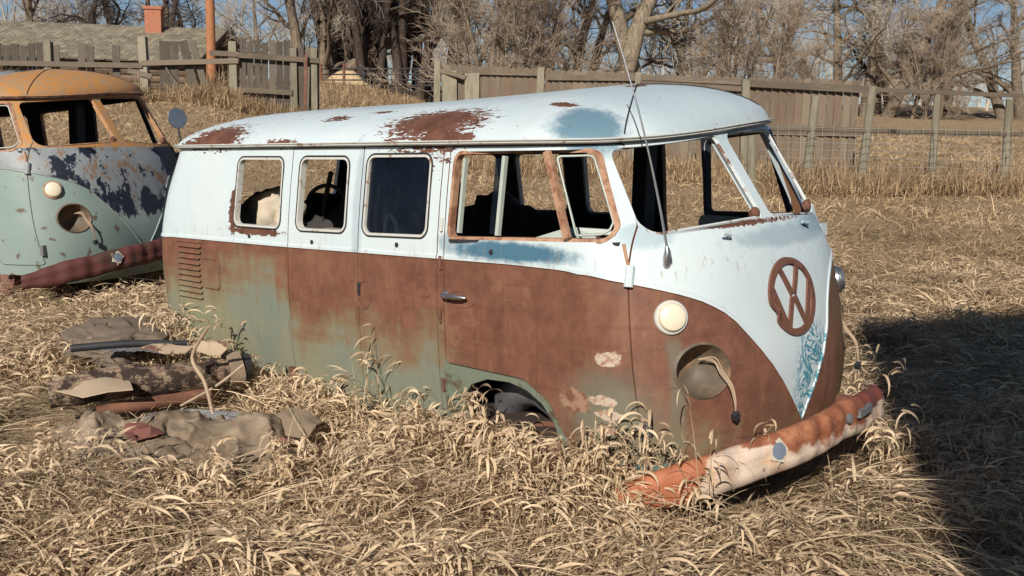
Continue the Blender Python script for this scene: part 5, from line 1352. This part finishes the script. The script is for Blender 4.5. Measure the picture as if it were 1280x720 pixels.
# ------------------------------------------------------------------ junk pile in the left foreground
M['canvas'] = None
def canvas_mat():
    t = NT('brown_canvas'); n = t.noise(scale=3.5, detail=7, rough=.65); f = t.noise(scale=70, detail=3); c = t.ramp(n, [(.3, (.13, .092, .06)), (.5, (.235, .175, .12)), (.7, (.36, .285, .21))]); t.bump(t.m('ADD', t.m('MULTIPLY', n, 2.0), t.m('MULTIPLY', f, .15)), .6, .02); return t.fin(c, .92)
M['canvas'] = canvas_mat()
from mathutils import noise as mn
def canvas():
    m = MB(); nx, ny = 190, 110; V = []
    for j in range(ny + 1):
        for i in range(nx + 1):
            u = i / nx; v = j / ny; px = 60 + u * 335; d = 3.72 + v * .98 - .08 * u
            px += 14 * math.sin(v * 9) * (1 if u > .5 else -1) * (abs(u - .5) * 2) ** 3
            p = at(px, 500, d); g = gh(p.x, p.y); e = min(1, 6 * min(u, 1 - u)) * min(1, 5 * min(v, 1 - v))
            ridge = .13 * math.exp(-((v - .60 - .15 * (u - .5)) / .30) ** 2) * (.9 + .14 * math.sin(u * 7 + 2) + .10 * math.sin(u * 17)) + .05
            w1 = mn.noise(Vector((p.x * 3.2, p.y * 3.2, 0))) * .06; w2 = abs(mn.noise(Vector((p.x * 6 + p.y * 4, p.y * 4, 3)))) * -.09; w3 = mn.noise(Vector((p.x * 22, p.y * 22, 5))) * .006 - .022 * max(0, 1 - abs(mn.noise(Vector((p.x * 5 - p.y * 2, p.y * 7 + p.x * 3, 9)))) * 9) + .016 * max(0, 1 - abs(mn.noise(Vector((p.x * 9, p.y * 4, 19)))) * 10)
            V.append((p.x, p.y, g + e * (ridge + w1 + w2) + w3 + .01 - (1 - e) * .03))
    F = [(j * (nx + 1) + i, j * (nx + 1) + i + 1, (j + 1) * (nx + 1) + i + 1, (j + 1) * (nx + 1) + i) for j in range(ny) for i in range(nx)]
    m.add(V, F); o = m.obj('canvas_sheet', M['canvas'], None, True, 70); tag(o, 'crumpled brown canvas sheet half buried in grass at the lower left', 'canvas')
canvas()
def log_mat():
    t = NT('charred_log'); n = t.noise(scale=7, detail=9, rough=.75); st = t.noise(sc3=(3, 3, 14), scale=6, detail=6, rough=.7)
    c = t.mix(t.ss(n, .47, .53), (.045, .028, .02), t.mix(t.ss(st, .4, .65), (.36, .27, .18), (.17, .10, .065))); t.bump(t.m('ADD', n, st), .8, .02); return t.fin(c, .85)
M['logwood'] = log_mat()
M['tin'] = mat_mixpaint('dull_tin', (.17, .175, .18), (.14, .08, .05), .58, 9, .5, .06)
def g2(px, d, h): p = at(px, 480, d); return Vector((p.x, p.y, gh(p.x, p.y) + h))
def rough_tube(pts, rads, mat, name, amp=.25, n=18, seed=0, k=6, parent=None):
    pp = smooth_path(pts, k); N = len(pp); rr = np.interp(np.linspace(0, 1, N), np.linspace(0, 1, len(rads)), rads); m = MB(); m.tube(pp, list(rr), n)
    c = sum((Vector(p) for p in pp), Vector()) / N
    for i in range(N * n):
        v = Vector(m.v[i]); a = pp[i // n]; r = v - a; v = a + r * (1 + amp * mn.noise(v * 9 + Vector((seed, 0, 0))) + amp * .5 * mn.noise(v * 26)); m.v[i] = tuple(v)
    return m.obj(name, mat, parent, True, 50)
lg = empty('rusty_exhaust'); 
rough_tube([g2(60, 4.55, .16), g2(150, 4.70, .20), g2(225, 4.85, .20), g2(290, 5.05, .21)], [.06, .075, .075, .068], M['logwood'], 'tapered_body', .35, 22, 2, 10, lg)
rough_tube([g2(283, 5.03, .21), g2(300, 5.07, .215)], [.09, .092], M['canvas'], 'collar', .12, 22, 5, 8, lg)
rough_tube([g2(303, 5.07, .22), g2(312, 5.09, .22)], [.078, .066], M['darkmetal'], 'end_cap', .1, 20, 6, 5, lg)
tag(lg, 'split brown tapered trunk of scrap with a banded end pointing at the van', 'scrap')
o = rough_tube([g2(120, 4.55, .10), g2(200, 4.70, .12), g2(262, 4.85, .13)], [.03, .034, .03], M['rust'], 'rusty_pipe', .2, 12, 7); tag(o, 'dark rusty pipe lying under the split trunk of scrap', 'pipe')
o = rough_tube([g2(90, 4.95, .30), g2(160, 5.05, .31), g2(235, 5.17, .30)], [.02, .02, .018], M['darkmetal'], 'black_bar', .1, 10, 8); tag(o, 'black straight bar behind the split trunk of scrap', 'bar')
# ribbed tin strip
m = MB(); a0 = g2(120, 5.17, .24); a1 = g2(222, 5.35, .20); dv = (a1 - a0); nn = 60; V = []
for i in range(nn + 1):
    p = a0 + dv * (i / nn); z = .005 * math.sin(i * 1.3); 
    for s_ in range(4): q = p + FWD * (.12 * s_ / 3) + Vector((0, 0, z * .5 + .02 * s_ / 3 + .012 * mn.noise(p * 14))); V.append(q)
m.add(V, [(i * 4 + k, (i + 1) * 4 + k, (i + 1) * 4 + k + 1, i * 4 + k + 1) for i in range(nn) for k in range(3)]); o = m.obj('ribbed_tin', M['tin'], None); md = None; tag(o, 'grey ribbed tin strip lying across the junk at the left', 'tin strip')
def shard(name, px, d, h, w_, l_, ang, tilt, mat, lab, cat, seed):
    m = MB(); rn = random.Random(seed); k = 9; c = g2(px, d, h); R_ = Matrix.Rotation(ang, 3, 'Z') @ Matrix.Rotation(tilt, 3, 'X')
    pro = [(math.cos(2 * math.pi * i / k) * l_ * rn.uniform(.55, 1), math.sin(2 * math.pi * i / k) * w_ * rn.uniform(.55, 1)) for i in range(k)]
    V = [c + R_ @ Vector((0, 0, .02))] ; V += [c + R_ @ Vector((x * .5, y * .5, rn.uniform(-.01, .03))) for x, y in pro] + [c + R_ @ Vector((x, y, rn.uniform(-.02, .02))) for x, y in pro]
    n0 = len(V); V += [v - Vector((0, 0, .006)) for v in V]
    F = [(0, 1 + i, 1 + (i + 1) % k) for i in range(k)] + [(1 + i, 1 + k + i, 1 + k + (i + 1) % k, 1 + (i + 1) % k) for i in range(k)]
    F += [tuple(n0 + q for q in f[::-1]) for f in F] + [(1 + k + i, n0 + 1 + k + i, n0 + 1 + k + (i + 1) % k, 1 + k + (i + 1) % k) for i in range(k)]
    m.add(V, F); o = m.obj(name, mat, None, True, 40); tag(o, lab, cat, 'scraps in the junk heap'); return o
M['tanpaint'] = mat_mixpaint('tan_flaked_board', (.42, .32, .22), (.16, .07, .05), .56, 6, .8); M['redbrown'] = plain('red_brown_sheet', (.17, .06, .045), .8, var=.4)
shard('bark_scrap', 262, 5.00, .34, .07, .16, .6, .4, M['tanpaint'], 'tan curled scrap lying on top of the split trunk', 'scrap', 1)
shard('bark_scrap', 205, 4.93, .33, .08, .15, .9, .3, M['tanpaint'], 'pale tan scrap left of the curled one on the split trunk', 'scrap', 2)
shard('metal_scrap', 255, 4.56, .10, .05, .30, .75, .5, M['tin'], 'thin grey metal sliver just above the brown canvas', 'scrap', 3)
shard('metal_scrap', 215, 4.48, .11, .05, .18, .9, .6, M['tin'], 'short grey metal piece left of the thin sliver', 'scrap', 4)
shard('red_scrap', 175, 4.08, .16, .07, .13, .2, .3, M['redbrown'], 'red brown scrap at the left edge of the canvas', 'scrap', 5)
shard('red_scrap', 345, 4.23, .10, .05, .08, .5, .3, M['redbrown'], 'small red scrap at the right end of the canvas', 'scrap', 6)
shard('canvas_scrap', 365, 4.33, .16, .11, .22, .2, .5, M['canvas'], 'brown folded flap sticking up at the right of the canvas', 'scrap', 7)
shard('board_scrap', 185, 4.78, .24, .10, .2, 1.2, .2, M['redbrown'], 'dark red board piece under the tan scraps', 'scrap', 8)
shard('board_scrap', 110, 4.58, .22, .16, .35, .4, .2, M['tanpaint'], 'wide tan board piece at the far left of the heap', 'scrap', 9)
m = MB(); m.tube(smooth_path([g2(262, 4.65, .52), g2(241, 4.75, .34), g2(256, 4.65, .24), g2(266, 4.55, .10)], 6), [.006, .0065, .008, .0085, .008, .0085, .009, .009, .009, .0085, .009, .009, .0085, .009, .0085, .008, .0085, .008, .007], 7); o = m.obj('peeled_stick', M['stick'], None, True); tag(o, 'pale bent peeled stick crossing the junk heap', 'stick')
m = MB(); m.tube(smooth_path([g2(305, 4.80, .30), g2(270, 4.75, .20), g2(225, 4.65, .12)], 6), .007, 6); o = m.obj('thin_rod', M['stick'], None, True); tag(o, 'thin straight pale rod lying under the banded end', 'rod')
M['mound'] = plain('earth_mound', (.15, .115, .085), .95, var=.4, scale=9, bump=.6)
o = lump('rock', g2(150, 5.65, .16), (.36, .28, .13), M['mound'], 21, .35, 5); tag(o, 'round brown grey boulder at the left behind the junk', 'rock')
# ------------------------------------------------------------------ unseen plank building added behind the camera to throw the shade at the right
def added_barn():
    b = empty('added_barn'); d0 = -4.0; r0 = 1.76 - .25 * (4.2 - d0) + .26; sd = Vector((sh_.x, sh_.y, 0)); ad = Vector((sd.y, -sd.x, 0))
    if ad.dot(RGT) < 0: ad = -ad
    C0 = dr(d0, r0); zb = .0; W = 10.0; L = 9.0; he = 6.9; hr = 9.0
    def P(a, c, z): q = C0 + ad * a + sd * c; return Vector((q.x, q.y, z))
    wl = PB()
    for k in range(34): a = W * (k + .5) / 34; top = he + (hr - he) * (1 - abs(a - W / 2) / (W / 2)); wl.plank(P(a, 0, zb), P(a, 0, top), W / 34 * 1.02, .03, 0, None, face=sd); wl.plank(P(a, L, zb), P(a, L, top), W / 34 * 1.02, .03, 0, None, face=sd)
    for k in range(30): c = L * (k + .5) / 30; wl.plank(P(0, c, zb), P(0, c, he), L / 30 * 1.02, .03, 0, None, face=ad); wl.plank(P(W, c, zb), P(W, c, he), L / 30 * 1.02, .03, 0, None, face=ad)
    wl.obj('wall', M['wood_l'], b); rf = MB()
    for s_ in (0, 1):
        e = -.25 if s_ == 0 else W + .25; rf.add([P(e, -.05, he - .1), P(e, L + .05, he - .1), P(W / 2, L + .05, hr + .05), P(W / 2, -.05, hr + .05), P(e, -.05, he), P(e, L + .05, he), P(W / 2, L + .05, hr + .15), P(W / 2, -.05, hr + .15)], [(0, 1, 2, 3), (7, 6, 5, 4), (0, 4, 5, 1), (0, 3, 7, 4), (1, 5, 6, 2)])
    rf.obj('roof', M['tin'], b); tag(b, 'tall grey plank building added unseen behind the camera, casting the black shade at the right', 'added_barn')
sh_ = -(FWD * .970 + RGT * .243).normalized()
added_barn()
# ------------------------------------------------------------------ camera, light, sky
cam = bpy.data.cameras.new('camera'); co = bpy.data.objects.new('camera', cam); COL.objects.link(co)
right = Vector(RW[0]); down = Vector(RW[1]); fw = Vector(RW[2])
mw = Matrix((( right.x, -down.x, -fw.x, CW.x), (right.y, -down.y, -fw.y, CW.y), (right.z, -down.z, -fw.z, CW.z), (0, 0, 0, 1)))
co.matrix_world = mw
cam.sensor_width = 36; cam.lens = FOC / 1280 * 36; cam.clip_start = .05; cam.clip_end = 3000
scene.camera = co
EL = math.radians(30)
sh = -(FWD * .970 + RGT * .243).normalized()
S = Vector((sh.x * math.cos(EL), sh.y * math.cos(EL), math.sin(EL)))
sl = bpy.data.lights.new('sun', 'SUN'); sl.energy = 4.8; sl.angle = math.radians(.5); sl.color = (1, .93, .83)
so = bpy.data.objects.new('sun', sl); COL.objects.link(so); so.rotation_euler = S.to_track_quat('Z', 'Y').to_euler(); so.location = (0, 0, 30)
w = bpy.data.worlds.new('World'); scene.world = w; w.use_nodes = True; nt = w.node_tree
bg = nt.nodes['Background']; sky = nt.nodes.new('ShaderNodeTexSky'); sky.sky_type = 'NISHITA'; sky.sun_disc = False
sky.sun_elevation = EL; sky.sun_rotation = math.atan2(S.x, S.y); sky.altitude = 1500; sky.air_density = 1.0; sky.dust_density = .2; sky.ozone_density = 2.5
nt.links.new(sky.outputs[0], bg.inputs[0]); bg.inputs[1].default_value = .058
vs = scene.view_settings; vs.view_transform = 'Standard'; vs.look = 'None'; vs.exposure = .13; vs.gamma = 1
scene.cycles.max_bounces = 6; scene.cycles.transparent_max_bounces = 12
